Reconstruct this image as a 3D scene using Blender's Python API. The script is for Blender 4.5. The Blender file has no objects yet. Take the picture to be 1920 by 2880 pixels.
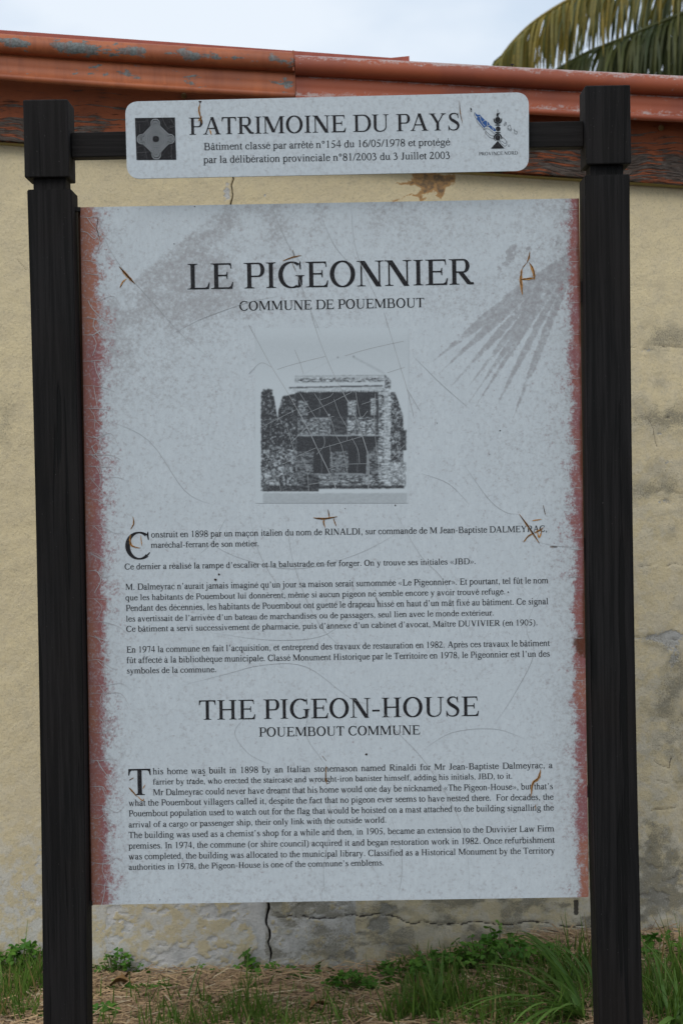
import bpy, math, random
import numpy as np
random.seed(7)
rng = np.random.RandomState(11)
scene = bpy.context.scene
COL = scene.collection

# ------------------------------------------------------------------ camera
FPX, CAM_Y, CAM_H = 5330.0, -4.2, 1.4          # focal length in photo pixels (1920 x 2880)
PITCH, ROLL = math.radians(90 - 1.3), math.radians(-1.0)
cam_data = bpy.data.cameras.new('camera')
cam = bpy.data.objects.new('camera', cam_data); COL.objects.link(cam)
cam_data.sensor_fit = 'VERTICAL'; cam_data.sensor_height = 23.5; cam_data.sensor_width = 15.67
cam_data.lens = FPX / 2880 * 23.5
cam_data.clip_start = 0.1; cam_data.clip_end = 400
cam_data.dof.use_dof = True; cam_data.dof.focus_distance = 4.3; cam_data.dof.aperture_fstop = 5.0
RX = np.array([[1, 0, 0], [0, math.cos(PITCH), -math.sin(PITCH)], [0, math.sin(PITCH), math.cos(PITCH)]])
RZ = np.array([[math.cos(ROLL), -math.sin(ROLL), 0], [math.sin(ROLL), math.cos(ROLL), 0], [0, 0, 1]])
ROT = RX @ RZ
from mathutils import Matrix
cam.matrix_world = Matrix.Translation((0, CAM_Y, CAM_H)) @ Matrix(ROT.tolist()).to_4x4()
scene.camera = cam
scene.render.resolution_x = 682; scene.render.resolution_y = 1024

# ------------------------------------------------------------------ world, sun, exposure
SUN_EL, SUN_AZ = math.radians(47), math.radians(200)
world = bpy.data.worlds.new('World'); scene.world = world; world.use_nodes = True
wt = world.node_tree; wt.nodes.clear()
wo = wt.nodes.new('ShaderNodeOutputWorld'); wb = wt.nodes.new('ShaderNodeBackground')
sky = wt.nodes.new('ShaderNodeTexSky'); sky.sky_type = 'NISHITA'; sky.sun_disc = False
sky.sun_elevation = SUN_EL; sky.sun_rotation = SUN_AZ
tc = wt.nodes.new('ShaderNodeTexCoord'); mp = wt.nodes.new('ShaderNodeMapping')
mp.inputs['Scale'].default_value = (1.0, 1.0, 2.2)
mp.inputs['Location'].default_value = (0.9, 0.4, 0.15)
cn = wt.nodes.new('ShaderNodeTexNoise'); cn.inputs['Scale'].default_value = 4.2; cn.inputs['Detail'].default_value = 5; cn.inputs['Roughness'].default_value = .5
cr = wt.nodes.new('ShaderNodeValToRGB')
cr.color_ramp.elements[0].position = .34; cr.color_ramp.elements[0].color = (6.3, 7.5, 9.0, 1)
cr.color_ramp.elements[1].position = .56; cr.color_ramp.elements[1].color = (8.9, 9.6, 10.4, 1)
wm = wt.nodes.new('ShaderNodeMix'); wm.data_type = 'RGBA'; wm.inputs['Factor'].default_value = .88
wt.links.new(tc.outputs['Generated'], mp.inputs['Vector']); wt.links.new(mp.outputs['Vector'], cn.inputs['Vector'])
wt.links.new(cn.outputs['Fac'], cr.inputs['Fac'])
wt.links.new(sky.outputs['Color'], wm.inputs['A']); wt.links.new(cr.outputs['Color'], wm.inputs['B'])
wt.links.new(wm.outputs['Result'], wb.inputs['Color']); wb.inputs['Strength'].default_value = .1
wt.links.new(wb.outputs['Background'], wo.inputs['Surface'])
sun_data = bpy.data.lights.new('sun', 'SUN'); sun_data.energy = 1.5; sun_data.angle = math.radians(35); sun_data.color = (1, .96, .9)
sun = bpy.data.objects.new('sun', sun_data); COL.objects.link(sun)
sx, sy, sz = math.sin(SUN_AZ) * math.cos(SUN_EL), math.cos(SUN_AZ) * math.cos(SUN_EL), math.sin(SUN_EL)
from mathutils import Vector
sun.rotation_euler = Vector((sx, sy, sz)).to_track_quat('Z', 'Y').to_euler()
sun.location = (sx * 10, sy * 10, sz * 10)
scene.view_settings.view_transform = 'Standard'; scene.view_settings.look = 'None'
scene.view_settings.gamma = 1; scene.view_settings.exposure = 0.02

# ------------------------------------------------------------------ helpers
RL = [[float(q) for q in row] for row in ROT]
def un(px, py, Y):
    a, b = (px - 960) / FPX, (1440 - py) / FPX
    t = (Y - CAM_Y) / (RL[1][0] * a + RL[1][1] * b - RL[1][2])
    return (RL[0][0] * a + RL[0][1] * b - RL[0][2]) * t, CAM_H + (RL[2][0] * a + RL[2][1] * b - RL[2][2]) * t
def proj(X, Y, Z):
    v = np.stack([X, np.asarray(Y) - CAM_Y + 0 * X, Z - CAM_H], -1) @ ROT
    return 960 + FPX * v[..., 0] / -v[..., 2], 1440 - FPX * v[..., 1] / -v[..., 2]
def tag(o, label=None, cat=None, group=None, kind=None):
    if label: o['label'] = label
    if cat: o['category'] = cat
    if group: o['group'] = group
    if kind: o['kind'] = kind
    return o
def empty(name, loc=(0, 0, 0), rz=0):
    o = bpy.data.objects.new(name, None); COL.objects.link(o); o.location = loc; o.rotation_euler = (0, 0, rz); return o
class MB:
    def __init__(s): s.v = []; s.f = []; s.c = []
    def add(s, vs, fs, col=None):
        b = len(s.v); s.v += [tuple(p) for p in vs]; s.f += [tuple(i + b for i in f) for f in fs]
        if col is not None: s.c += [col] * len(vs)
    def quad(s, a, b, c, d, col=None): s.add([a, b, c, d], [(0, 1, 2, 3)], col)
    def box(s, x0, x1, y0, y1, z0, z1):
        s.add([(x0, y0, z0), (x1, y0, z0), (x1, y1, z0), (x0, y1, z0), (x0, y0, z1), (x1, y0, z1), (x1, y1, z1), (x0, y1, z1)],
              [(0, 3, 2, 1), (4, 5, 6, 7), (0, 1, 5, 4), (1, 2, 6, 5), (2, 3, 7, 6), (3, 0, 4, 7)])
    def mesh(s, name, mat, smooth=False):
        m = bpy.data.meshes.new(name); m.from_pydata(s.v, [], s.f); 
        if s.c:
            a = m.color_attributes.new('tint', 'FLOAT_COLOR', 'POINT')
            arr = np.ones((len(s.v), 4), 'f'); arr[:, :3] = np.array(s.c, 'f'); a.data.foreach_set('color', arr.ravel())
        m.materials.append(mat)
        if smooth: m.shade_smooth()
        return m
    def build(s, name, mat, parent=None, smooth=False, bevel=0):
        o = bpy.data.objects.new(name, s.mesh(name, mat, smooth)); COL.objects.link(o)
        if parent: o.parent = parent
        if bevel:
            b = o.modifiers.new('bevel', 'BEVEL'); b.width = bevel; b.segments = 2; b.limit_method = 'ANGLE'
        return o
def grid_mesh(name, P, mat, attrs={}, colors={}, smooth=True):
    ny, nx = P.shape[:2]
    m = bpy.data.meshes.new(name)
    idx = np.arange(nx * ny).reshape(ny, nx)
    F = np.stack([idx[:-1, :-1], idx[:-1, 1:], idx[1:, 1:], idx[1:, :-1]], -1).reshape(-1, 4)
    m.vertices.add(nx * ny); m.vertices.foreach_set('co', P.reshape(-1).astype('f'))
    m.loops.add(F.size); m.loops.foreach_set('vertex_index', F.ravel().astype('i'))
    m.polygons.add(len(F)); m.polygons.foreach_set('loop_start', np.arange(0, F.size, 4, dtype='i'))
    m.update(calc_edges=True); m.validate()
    for k, a in attrs.items():
        at = m.attributes.new(k, 'FLOAT', 'POINT'); at.data.foreach_set('value', np.clip(a, 0, 1).astype('f').ravel())
    for k, a in colors.items():
        at = m.color_attributes.new(k, 'FLOAT_COLOR', 'POINT')
        arr = np.ones((nx * ny, 4), 'f'); arr[:, :3] = a.reshape(-1, 3); at.data.foreach_set('color', arr.ravel())
    m.materials.append(mat)
    if smooth: m.shade_smooth()
    return m
TABLES = {}
def vnoise(x, y, seed=0):
    if seed not in TABLES: TABLES[seed] = np.random.RandomState(seed).rand(256, 256)
    T = TABLES[seed]
    xi = np.floor(x).astype(int); yi = np.floor(y).astype(int); fx = x - xi; fy = y - yi
    fx = fx * fx * (3 - 2 * fx); fy = fy * fy * (3 - 2 * fy)
    g = lambda a, b: T[b % 256, a % 256]
    return (g(xi, yi) * (1 - fx) + g(xi + 1, yi) * fx) * (1 - fy) + (g(xi, yi + 1) * (1 - fx) + g(xi + 1, yi + 1) * fx) * fy
def fbm(x, y, seed=0, o=4):
    s = 0; a = .5; t = 0
    for k in range(o):
        s = s + a * vnoise(x * 2 ** k, y * 2 ** k, seed + k); t += a; a *= .55
    return s / t
def sstep(a, b, x):
    t = np.clip((x - a) / (b - a), 0, 1); return t * t * (3 - 2 * t)
def segdist(px, py, pts):
    best = np.full(px.shape, 1e9)
    for (x0, y0), (x1, y1) in zip(pts[:-1], pts[1:]):
        dx, dy = x1 - x0, y1 - y0
        t = np.clip(((px - x0) * dx + (py - y0) * dy) / (dx * dx + dy * dy + 1e-9), 0, 1)
        best = np.minimum(best, np.hypot(px - x0 - t * dx, py - y0 - t * dy))
    return best

# node helper
class NT:
    def __init__(s, name):
        s.m = bpy.data.materials.new(name); s.m.use_nodes = True; s.t = s.m.node_tree
        s.b = s.t.nodes['Principled BSDF']; s.out = s.t.nodes['Material Output']; s.b.inputs['Specular IOR Level'].default_value = .3
    def n(s, typ, **kw):
        x = s.t.nodes.new(typ)
        for k, v in kw.items():
            if k in x.inputs: 
                if isinstance(v, bpy.types.NodeSocket): s.t.links.new(v, x.inputs[k])
                else: x.inputs[k].default_value = v
            else: setattr(x, k, v)
        return x
    def l(s, a, b): s.t.links.new(a, b)
    def coord(s, scale=(1, 1, 1), which='Object', rot=(0, 0, 0)):
        c = s.n('ShaderNodeTexCoord'); m = s.n('ShaderNodeMapping'); m.inputs['Scale'].default_value = scale; m.inputs['Rotation'].default_value = rot
        s.l(c.outputs[which], m.inputs['Vector']); return m.outputs['Vector']
    def noise(s, vec, scale, detail=4, rough=.55, dist=0):
        return s.n('ShaderNodeTexNoise', Vector=vec, Scale=scale, Detail=detail, Roughness=rough, Distortion=dist).outputs['Fac']
    def rng(s, v, a, b, c=0, d=1):
        x = s.n('ShaderNodeMapRange'); x.interpolation_type = 'SMOOTHSTEP'
        s.l(v, x.inputs['Value'])
        for k, q in zip(('From Min', 'From Max', 'To Min', 'To Max'), (a, b, c, d)): x.inputs[k].default_value = q
        return x.outputs['Result']
    def math(s, op, a, b=0.0):
        x = s.n('ShaderNodeMath'); x.operation = op
        for i, q in enumerate((a, b)):
            if isinstance(q, bpy.types.NodeSocket): s.l(q, x.inputs[i])
            else: x.inputs[i].default_value = q
        return x.outputs[0]
    def mix(s, f, a, b):
        x = s.n('ShaderNodeMix'); x.data_type = 'RGBA'
        for k, q in (('Factor', f), ('A', a), ('B', b)):
            if isinstance(q, bpy.types.NodeSocket): s.l(q, x.inputs[k])
            else: x.inputs[k].default_value = q if not isinstance(q, tuple) or len(q) == 4 else q + (1,)
        return x.outputs['Result']
    def attr(s, name): return s.n('ShaderNodeAttribute', attribute_name=name)
    def bump(s, h, strength=.5, dist=.002):
        x = s.n('ShaderNodeBump'); x.inputs['Strength'].default_value = strength; x.inputs['Distance'].default_value = dist
        s.l(h, x.inputs['Height']); s.l(x.outputs['Normal'], s.b.inputs['Normal']); return x
    def col(s, c):
        if isinstance(c, tuple): s.b.inputs['Base Color'].default_value = c + (1,)
        else: s.l(c, s.b.inputs['Base Color'])
    def rough(s, r):
        if isinstance(r, float): s.b.inputs['Roughness'].default_value = r
        else: s.l(r, s.b.inputs['Roughness'])
    def voro(s, vec, scale, feature='DISTANCE_TO_EDGE'):
        x = s.n('ShaderNodeTexVoronoi'); x.feature = feature; s.l(vec, x.inputs['Vector']); x.inputs['Scale'].default_value = scale
        return x.outputs['Distance']

# ------------------------------------------------------------------ materials
def m_plaster():
    t = NT('plaster'); v = t.coord()
    n1 = t.noise(v, 260, 5, .7); n2 = t.noise(v, 22, 6, .6); n3 = t.noise(v, 75, 4, .65); n4 = t.noise(v, 4, 3)
    base = t.mix(t.rng(n4, .35, .65), (.66, .555, .345), (.61, .515, .33))
    base = t.mix(t.rng(n2, .35, .7, 0, .35), base, (.50, .43, .31))
    A = t.attr
    fade = A('fade').outputs['Fac']
    base = t.mix(fade, base, t.mix(t.rng(t.noise(v, 34, 5, .6), .42, .58), (.50, .485, .44), (.50, .43, .285)))
    bare = t.math('ADD', A('bare').outputs['Fac'], t.math('MULTIPLY', t.math('SUBTRACT', n3, .5), .9))
    bm = t.rng(bare, .46, .56)
    base = t.mix(bm, base, t.mix(t.rng(n2, .4, .65), (.53, .52, .50), (.42, .42, .41)))
    mould = t.math('ADD', A('mould').outputs['Fac'], t.math('MULTIPLY', t.math('SUBTRACT', n1, .5), 2.2))
    mo = t.rng(mould, .62, 1.0, 0, .62)
    base = t.mix(mo, base, (.10, .095, .08))
    soft = t.rng(t.math('ADD', A('mould').outputs['Fac'], t.math('MULTIPLY', t.math('SUBTRACT', n2, .5), 1.3)), .15, 1.1, 0, .55)
    base = t.mix(soft, base, (.235, .215, .155))
    base = t.mix(t.rng(t.noise(v, 150, 5, .75), .5, .68, 0, .38), base, (.27, .25, .205))
    sp = t.rng(t.noise(v, 420, 2, .5), .66, .72, 0, .6)
    base = t.mix(sp, base, (.16, .14, .11))
    rust = t.math('ADD', A('rust').outputs['Fac'], t.math('MULTIPLY', t.math('SUBTRACT', n3, .5), 1.3))
    base = t.mix(t.rng(rust, .42, .62, 0, .8), base, t.mix(t.rng(rust, .75, 1.15), (.36, .17, .045), (.07, .025, .012)))
    base = t.mix(t.rng(A('crack').outputs['Fac'], .3, .62, 0, .9), base, (.035, .03, .027))
    t.col(base); t.rough(.9)
    h = t.math('ADD', t.math('MULTIPLY', n1, .5), t.math('MULTIPLY', n3, .6)); h = t.math('SUBTRACT', h, t.math('MULTIPLY', bm, .5))
    h = t.math('ADD', h, t.math('MULTIPLY', t.noise(v, 120, 3), .7))
    t.bump(h, .6, .004); return t.m
def m_gutter(right):
    t = NT('gutter_paint_right' if right else 'gutter_paint'); v = t.coord()
    vs = t.coord((1, 1, 2.5)); n = t.noise(vs, 28, 6, .65); n2 = t.noise(v, 7, 4); n3 = t.noise(v, 160, 4, .7)
    if right:
        c = t.mix(t.rng(n2, .35, .65), (.30, .072, .030), (.235, .058, .030))
        g = t.n('ShaderNodeNewGeometry'); sp = t.n('ShaderNodeSeparateXYZ'); t.l(g.outputs['Normal'], sp.inputs[0])
        up = t.math('ADD', t.math('MULTIPLY', sp.outputs['Z'], .75), t.math('MULTIPLY', t.math('SUBTRACT', n, .5), 1.5))
        up = t.math('ADD', up, t.math('MULTIPLY', t.math('SUBTRACT', n3, .5), 1.2))
        c = t.mix(t.rng(up, .30, .75, 0, .75), c, (.38, .33, .32))
        c = t.mix(t.rng(n, .66, .7, 0, .6), c, (.25, .24, .24))
    else:
        c = t.mix(t.rng(n2, .3, .7), (.37, .108, .040), (.27, .078, .034))
        fl = t.attr('flake').outputs['Fac']
        k = t.math('ADD', fl, t.math('MULTIPLY', t.math('SUBTRACT', n, .5), 2.0))
        k = t.rng(k, .34, .44)
        c = t.mix(k, c, t.mix(t.rng(n3, .4, .6), (.15, .17, .17), (.09, .10, .095)))
        c = t.mix(t.rng(t.noise(t.coord((40, 40, 3)), 1, 4, .7), .42, .7, 0, .5), c, (.20, .055, .025))
        t.bump(k, .4, .001)
    t.col(c); t.rough(.55); t.b.inputs['Specular IOR Level'].default_value = .35
    if right: t.bump(n3, .15, .001)
    return t.m
def m_fascia():
    t = NT('peeling_fascia'); 
    ang = t.coord((1, 1, 1), rot=(0, math.radians(-4.2), 0))
    m = t.n('ShaderNodeMapping'); t.l(ang, m.inputs['Vector']); m.inputs['Scale'].default_value = (3.2, 3.2, 60)
    w = t.n('ShaderNodeTexNoise', Vector=ang, Scale=5.0, Detail=2.0)
    add = t.n('ShaderNodeVectorMath'); add.operation = 'MULTIPLY_ADD'
    t.l(w.outputs['Color'], add.inputs[0]); add.inputs[1].default_value = (0, 0, 4.0); t.l(m.outputs['Vector'], add.inputs[2])
    g = t.noise(add.outputs[0], 2.2, 7, .62); g2 = t.noise(add.outputs[0], 5.5, 4, .7); v = t.coord(); n = t.noise(v, 12, 5, .6)
    wear = t.attr('wear').outputs['Fac']
    k = t.math('ADD', t.math('ADD', wear, t.math('MULTIPLY', t.math('SUBTRACT', g, .5), 2.6)), t.math('MULTIPLY', t.math('SUBTRACT', n, .5), 1.0))
    peel = t.rng(k, .50, .60)
    paint = t.mix(t.rng(n, .35, .65), (.30, .085, .034), (.235, .07, .032))
    wood = t.mix(t.rng(g2, .38, .62), (.075, .05, .038), t.mix(t.rng(n, .4, .6), (.20, .175, .155), (.12, .10, .085)))
    c = t.mix(peel, paint, wood)
    dk = t.rng(t.math('ADD', t.math('MULTIPLY', t.math('SUBTRACT', g2, .5), 3.2), wear), .78, .95, 0, .9)
    c = t.mix(dk, c, (.025, .014, .01))
    t.col(c); t.rough(.8)
    t.bump(t.math('SUBTRACT', t.math('MULTIPLY', g, .6), t.math('ADD', t.math('MULTIPLY', peel, .5), t.math('MULTIPLY', dk, .8))), .8, .004)
    return t.m
def m_darkwood(name='tarred_wood', horizontal=False):
    t = NT(name)
    s = (1.5, 55, 55) if horizontal else (55, 55, 1.6)
    v = t.coord(s); g = t.noise(v, 1.6, 6, .65, .4); g2 = t.noise(v, .55, 3, .6, .3)
    slit = t.rng(g2, .605, .635)
    c = t.mix(t.rng(g, .38, .64), (.0016, .0016, .0018), (.0105, .0095, .0098))
    c = t.mix(t.rng(t.noise(t.coord(), 3, 3), .4, .7, 0, .5), c, (.010, .007, .0055))
    c = t.mix(slit, c, (.0015, .0015, .0015))
    sp = t.rng(t.noise(t.coord(), 300, 1), .775, .79, 0, .5); c = t.mix(sp, c, (.2, .19, .18))
    t.col(c); t.rough(.78); t.b.inputs['Specular IOR Level'].default_value = .22
    t.bump(t.math('SUBTRACT', t.math('MULTIPLY', g, .6), slit), .9, .003); return t.m
def m_flat(name, c, rough=.6, var=.15, scale=40, bump=0):
    t = NT(name); n = t.noise(t.coord(), scale, 4)
    t.col(t.mix(t.rng(n, .35, .65), c, tuple(x * (1 - var) for x in c))); t.rough(rough)
    if bump: t.bump(n, bump, .002)
    return t.m
def m_panel(name, header=False):
    t = NT(name); v = t.coord()
    n1 = t.noise(v, 95, 4, .7); n2 = t.noise(v, 14, 4, .6); n3 = t.noise(v, 210, 3, .7)
    vs = t.coord((1, 1, .35)); n4 = t.noise(vs, 190, 3, .7)
    base = t.mix(t.rng(n4, .3, .7), (.515, .568, .60), (.465, .515, .55))
    base = t.mix(t.rng(n2, .35, .7, 0, .5), base, (.46, .508, .54))
    A = t.attr
    mo = A('mottle').outputs['Fac']
    k = t.math('ADD', mo, t.math('MULTIPLY', t.math('SUBTRACT', n1, .5), 2.6)); k = t.math('ADD', k, t.math('MULTIPLY', t.math('SUBTRACT', n3, .5), 1.7))
    base = t.mix(t.rng(k, .05, 1.45, 0, .72), base, (.262, .258, .265))
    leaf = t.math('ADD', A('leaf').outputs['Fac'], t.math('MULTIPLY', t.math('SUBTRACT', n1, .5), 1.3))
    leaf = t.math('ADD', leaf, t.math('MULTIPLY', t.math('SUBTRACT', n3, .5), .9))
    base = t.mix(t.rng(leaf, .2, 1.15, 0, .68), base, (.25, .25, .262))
    if not header:
        rd = t.math('ADD', A('red').outputs['Fac'], t.math('MULTIPLY', t.math('SUBTRACT', n1, .5), .9)); rd = t.math('ADD', rd, t.math('MULTIPLY', t.math('SUBTRACT', n3, .5), 1.7))
        o = A('orange').outputs['Fac']
        redc = t.mix(o, t.mix(t.rng(n2, .35, .65), (.25, .092, .10), (.275, .098, .085)), (.33, .13, .078))
        base = t.mix(t.rng(rd, .18, .7, 0, .62), base, (.32, .262, .285))
        base = t.mix(t.rng(rd, .38, 1.08, 0, .95), base, redc)
        base = t.mix(A('rustedge').outputs['Fac'], base, (.10, .03, .012))
    vv = t.coord((1, 1, .8)); w = t.n('ShaderNodeTexNoise', Vector=vv, Scale=9.0, Detail=3.0)
    ad = t.n('ShaderNodeVectorMath'); ad.operation = 'MULTIPLY_ADD'; t.l(w.outputs['Color'], ad.inputs[0]); ad.inputs[1].default_value = (.06, .06, .06); t.l(vv, ad.inputs[2])
    c1 = t.rng(t.voro(ad.outputs[0], 15), .0, .010, .5, 0); c2 = t.rng(t.voro(ad.outputs[0], 46), .0, .02, .16, 0)
    if not header:
        pass
    base = t.mix(t.math('MULTIPLY', t.math('ADD', t.math('MULTIPLY', c1, .28), c2), .8), base, (.27, .28, .29))
    t.col(base); t.rough(.62); t.b.inputs['Specular IOR Level'].default_value = .25
    t.bump(t.math('SUBTRACT', n4, c1), .12, .001); return t.m
def m_ink(name, c, ghost=.25):
    t = NT(name); n = t.noise(t.coord(), 330, 3, .7)
    t.col(t.mix(t.rng(n, .52, .75, 0, ghost), c, (.22, .235, .25))); t.rough(.65); t.b.inputs['Specular IOR Level'].default_value = .2; return t.m
def m_tint(name, rough=.7, transl=0., mult=(1, 1, 1)):
    t = NT(name); a = t.attr('tint'); n = t.noise(t.coord(), 60, 3)
    c = t.mix(t.rng(n, .35, .65, 0, .3), a.outputs['Color'], (.04, .05, .015) if transl else (.2, .15, .1)); t.col(c); t.rough(rough)
    if transl:
        tr = t.n('ShaderNodeBsdfTranslucent'); t.l(c, tr.inputs['Color']); ms = t.n('ShaderNodeMixShader'); ms.inputs[0].default_value = transl
        t.l(t.b.outputs[0], ms.inputs[1]); t.l(tr.outputs[0], ms.inputs[2]); t.l(ms.outputs[0], t.out.inputs['Surface'])
    return t.m
def m_leaf(name, c1, c2, transl=.3, rnd=True):
    t = NT(name); oi = t.n('ShaderNodeObjectInfo')
    n = t.noise(t.coord(), 50, 3)
    c = t.mix(oi.outputs['Random'], c1, c2); c = t.mix(t.rng(n, .4, .7, 0, .4), c, tuple(x * .6 for x in c1)); t.col(c); t.rough(.5)
    tr = t.n('ShaderNodeBsdfTranslucent'); t.l(c, tr.inputs['Color']); ms = t.n('ShaderNodeMixShader'); ms.inputs[0].default_value = transl
    t.l(t.b.outputs[0], ms.inputs[1]); t.l(tr.outputs[0], ms.inputs[2]); t.l(ms.outputs[0], t.out.inputs['Surface']); return t.m
def m_soil():
    t = NT('soil'); v = t.coord(); n = t.noise(v, 6, 6, .7); n2 = t.noise(v, 90, 5, .7)
    c = t.mix(t.rng(n2, .35, .65), (.055, .036, .024), (.13, .09, .06))
    c = t.mix(t.rng(n, .45, .6, 0, .5), c, (.06, .075, .025)); t.col(c); t.rough(.95); t.bump(n2, 1., .02); return t.m
def m_print():
    t = NT('printed_photo'); a = t.attr('tint'); n = t.noise(t.coord(), 420, 3, .7)
    c = t.mix(t.rng(n, .4, .8, 0, .15), a.outputs['Color'], (.3, .32, .34)); t.col(c); t.rough(.62); return t.m

M = dict(plaster=m_plaster(), gl=m_gutter(False), gr=m_gutter(True), fascia=m_fascia(), post=m_darkwood(), rail=m_darkwood('tarred_rail_wood', True),
    panel=m_panel('faded_panel_print'), header=m_panel('faded_header_print', True), ink=m_ink('black_ink', (.012, .012, .014)), body=m_ink('faded_black_ink', (.026, .028, .032), .25),
    metal=m_flat('aged_aluminium', (.42, .40, .36), .5), dark=m_flat('dark_steel', (.02, .017, .015), .6), soil=m_soil(),
    roof=m_flat('red_roof_sheet', (.36, .095, .065), .6), screw=m_flat('brass_screw', (.22, .14, .05), .4),
    slit=m_flat('open_crack', (.03, .016, .01), .9), rust=m_flat('rust_stain', (.50, .25, .075), .8, .5, 200), hair=m_flat('hairline_crack', (.355, .37, .38), .8),
    pale=m_flat('pale_crack', (.30, .325, .34), .7), line=m_ink('pale_print', (.40, .43, .45), .1), blue=m_ink('blue_print', (.025, .085, .26), .15), thinline=m_ink('grey_print', (.07, .075, .085), .2),
    photo=m_print(), straw=m_tint('dry_straw_fibre', .8), grass=m_tint('grass_blade', .5, .3), palm=m_tint('palm_leaflet', .5, .3),
    bark=m_flat('palm_bark', (.16, .13, .10), .9, .5, 20, .8), clover=m_leaf('clover_leaf', (.055, .17, .02), (.13, .28, .035)),
    blade=m_leaf('broad_blade', (.075, .165, .028), (.13, .24, .05)), stemm=m_flat('weed_stem', (.10, .12, .04), .6), dleaf=m_flat('dead_leaf', (.26, .15, .06), .8, .4, 60),
    under=m_flat('cream_underside', (.30, .25, .10), .8))

# ------------------------------------------------------------------ ground
WALL_Y = 1.05
def gz(x, y):
    x = np.asarray(x, float); y = np.asarray(y, float)
    r = .085 * sstep(.02, .62, x) * sstep(-.6, .8, y)
    return r + .012 * (fbm(x * 5 + 50, y * 5 + 50, 5, 3) - .5) * 2 * (np.abs(x) < 6)
def axis(dense0, dense1, step, far):
    a = np.arange(dense0, dense1, step); o = []; d = step; p = dense1
    while p < far: o.append(p); d *= 1.5; p += d
    o.append(far); o2 = []; d = step; p = dense0
    while p > -far: p -= d; d *= 1.5; o2.append(max(p, -far))
    return np.array(sorted(set(np.round(o2[::-1] + list(a) + o, 5))))
gx = axis(-1.6, 1.6, .03, 60); gy = axis(-.5, 1.3, .03, 60)
GX, GY = np.meshgrid(gx, gy)
g = bpy.data.objects.new('ground', grid_mesh('ground', np.stack([GX, GY, gz(GX, GY)], -1), M['soil'])); COL.objects.link(g); g['kind'] = 'structure'

# ------------------------------------------------------------------ house: wall, fascia, gutter, roof
house = empty('house', (0, WALL_Y, 0))
tag(house, 'cream rendered building with cracked mouldy wall and peeling terracotta gutter behind the sign', 'house')
def onto(o, parent):                     # geometry is in world metres; keep it where it is under an offset parent
    o.parent = parent; o.matrix_parent_inverse = Matrix.Translation(parent.location).inverted(); return o
XL, XR = -3.2, 3.2
FY = WALL_Y - .035                       # fascia front
fl, fr = un(0, 398, FY), un(1920, 519, FY)
fs = (fr[1] - fl[1]) / (fr[0] - fl[0])
fbot = lambda x: fl[1] + fs * (x - fl[0])
# wall grid with the main crack cut into it
nz = 620
fz = np.linspace(0, 1, nz)
zrow = -.2 + fz * (fbot(.0) + .1 + .2)
crk = [(2900, 757), (2735, 757), (2700, 758), (2680, 764), (2655, 757), (2635, 760), (2612, 752), (2590, 747), (2560, 753), (2532, 751), (2200, 735), (1900, 715), (1500, 705), (1000, 668), (700, 655), (575, 650), (555, 654), (535, 653), (515, 657), (495, 654), (380, 650)]
ck = [un(x, y, WALL_Y) for y, x in crk]
cz = np.array([c[1] for c in ck]); cx = np.array([c[0] for c in ck]); od = np.argsort(cz)
cxr = np.interp(zrow, cz[od], cx[od]) + .016 * (fbm(zrow * 30, zrow * 0 + 3, 9, 4) - .5)
cw = np.interp(zrow, [0, .03, .12, .2, .25, .4, 2, 2.1, 2.6], [.001, .003, .0065, .0045, .0065, .0045, .003, .003, .001])
cw = cw * (.25 + 1.0 * fbm(zrow * 40, zrow * 0, 2, 2))
nl, nr = 260, 400
a = np.concatenate([[0, .25, .45, .6], np.linspace(.68, 1, nl)])         # left of the crack, dense in the frame
b = np.concatenate([np.linspace(0, .345, nr), [.45, .6, .8, 1.0]])
rows = []
for i, z in enumerate(zrow):
    c = cxr[i]; w = cw[i]
    rows.append(np.concatenate([XL + (c - w - XL) * a, [c - w * .6, c + w * .6], c + w + (XR - c - w) * b]))
WX = np.array(rows); WZ = np.repeat(zrow[:, None], WX.shape[1], 1)
WZ = WZ + (fbot(WX) - fbot(0)) * fz[:, None]
WY = np.full(WX.shape, WALL_Y); ic = len(a); WY[:, ic:ic + 2] = WALL_Y + .03
PX, PY = proj(WX, WY * 0 + WALL_Y, WZ)
n1 = fbm(PX / 60, PY / 60, 21, 5); n2 = fbm(PX / 170, PY / 170, 31, 4); n3 = fbm(PX / 22, PY / 22, 41, 4)
def blob(x, y, rx, ry, p=1.): return np.exp(-(((PX - x) / rx) ** 2 + ((PY - y) / ry) ** 2) * p)
right = sstep(1600, 1660, PX)
joints = [[(1560, 766), (1640, 768), (1700, 766), (1760, 758), (1800, 764), (1860, 772), (1930, 770), (2200, 780)],
          [(1560, 980), (1640, 978), (1700, 975), (1770, 980), (1830, 976), (1930, 970), (2200, 985)],
          [(1600, 1178), (1700, 1176), (1800, 1180), (1860, 1174), (1930, 1180), (2300, 1182)],
          [(1600, 1380), (1700, 1381), (1800, 1378), (1870, 1384), (2300, 1390)],
          [(1600, 1588), (1700, 1590), (1800, 1594), (1880, 1588), (2300, 1590)],
          [(1600, 1795), (1700, 1790), (1780, 1792), (1850, 1800), (1930, 1796), (2300, 1800)],
          [(1780, 2190), (1840, 2202), (1900, 2198), (2200, 2210)],
          [(760, 2580), (830, 2576), (900, 2586), (960, 2578), (1010, 2574), (1060, 2574), (1100, 2574), (1150, 2598), (1200, 2592), (1245, 2601), (1300, 2598), (1330, 2592), (1400, 2600), (1500, 2592), (1600, 2605), (1800, 2612), (1930, 2616), (2300, 2620)]]
wob = 9 * (n3 - .5) * 2
mould = .42 * right * sstep(650, 1050, PY) * sstep(.44, .6, n1 * .5 + n2 * .5)
for j in joints[:7]:
    d = segdist(PX, PY + wob, j); mould += .28 * np.exp(-(d / 26) ** 2) * sstep(.35, .6, n2)
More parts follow.
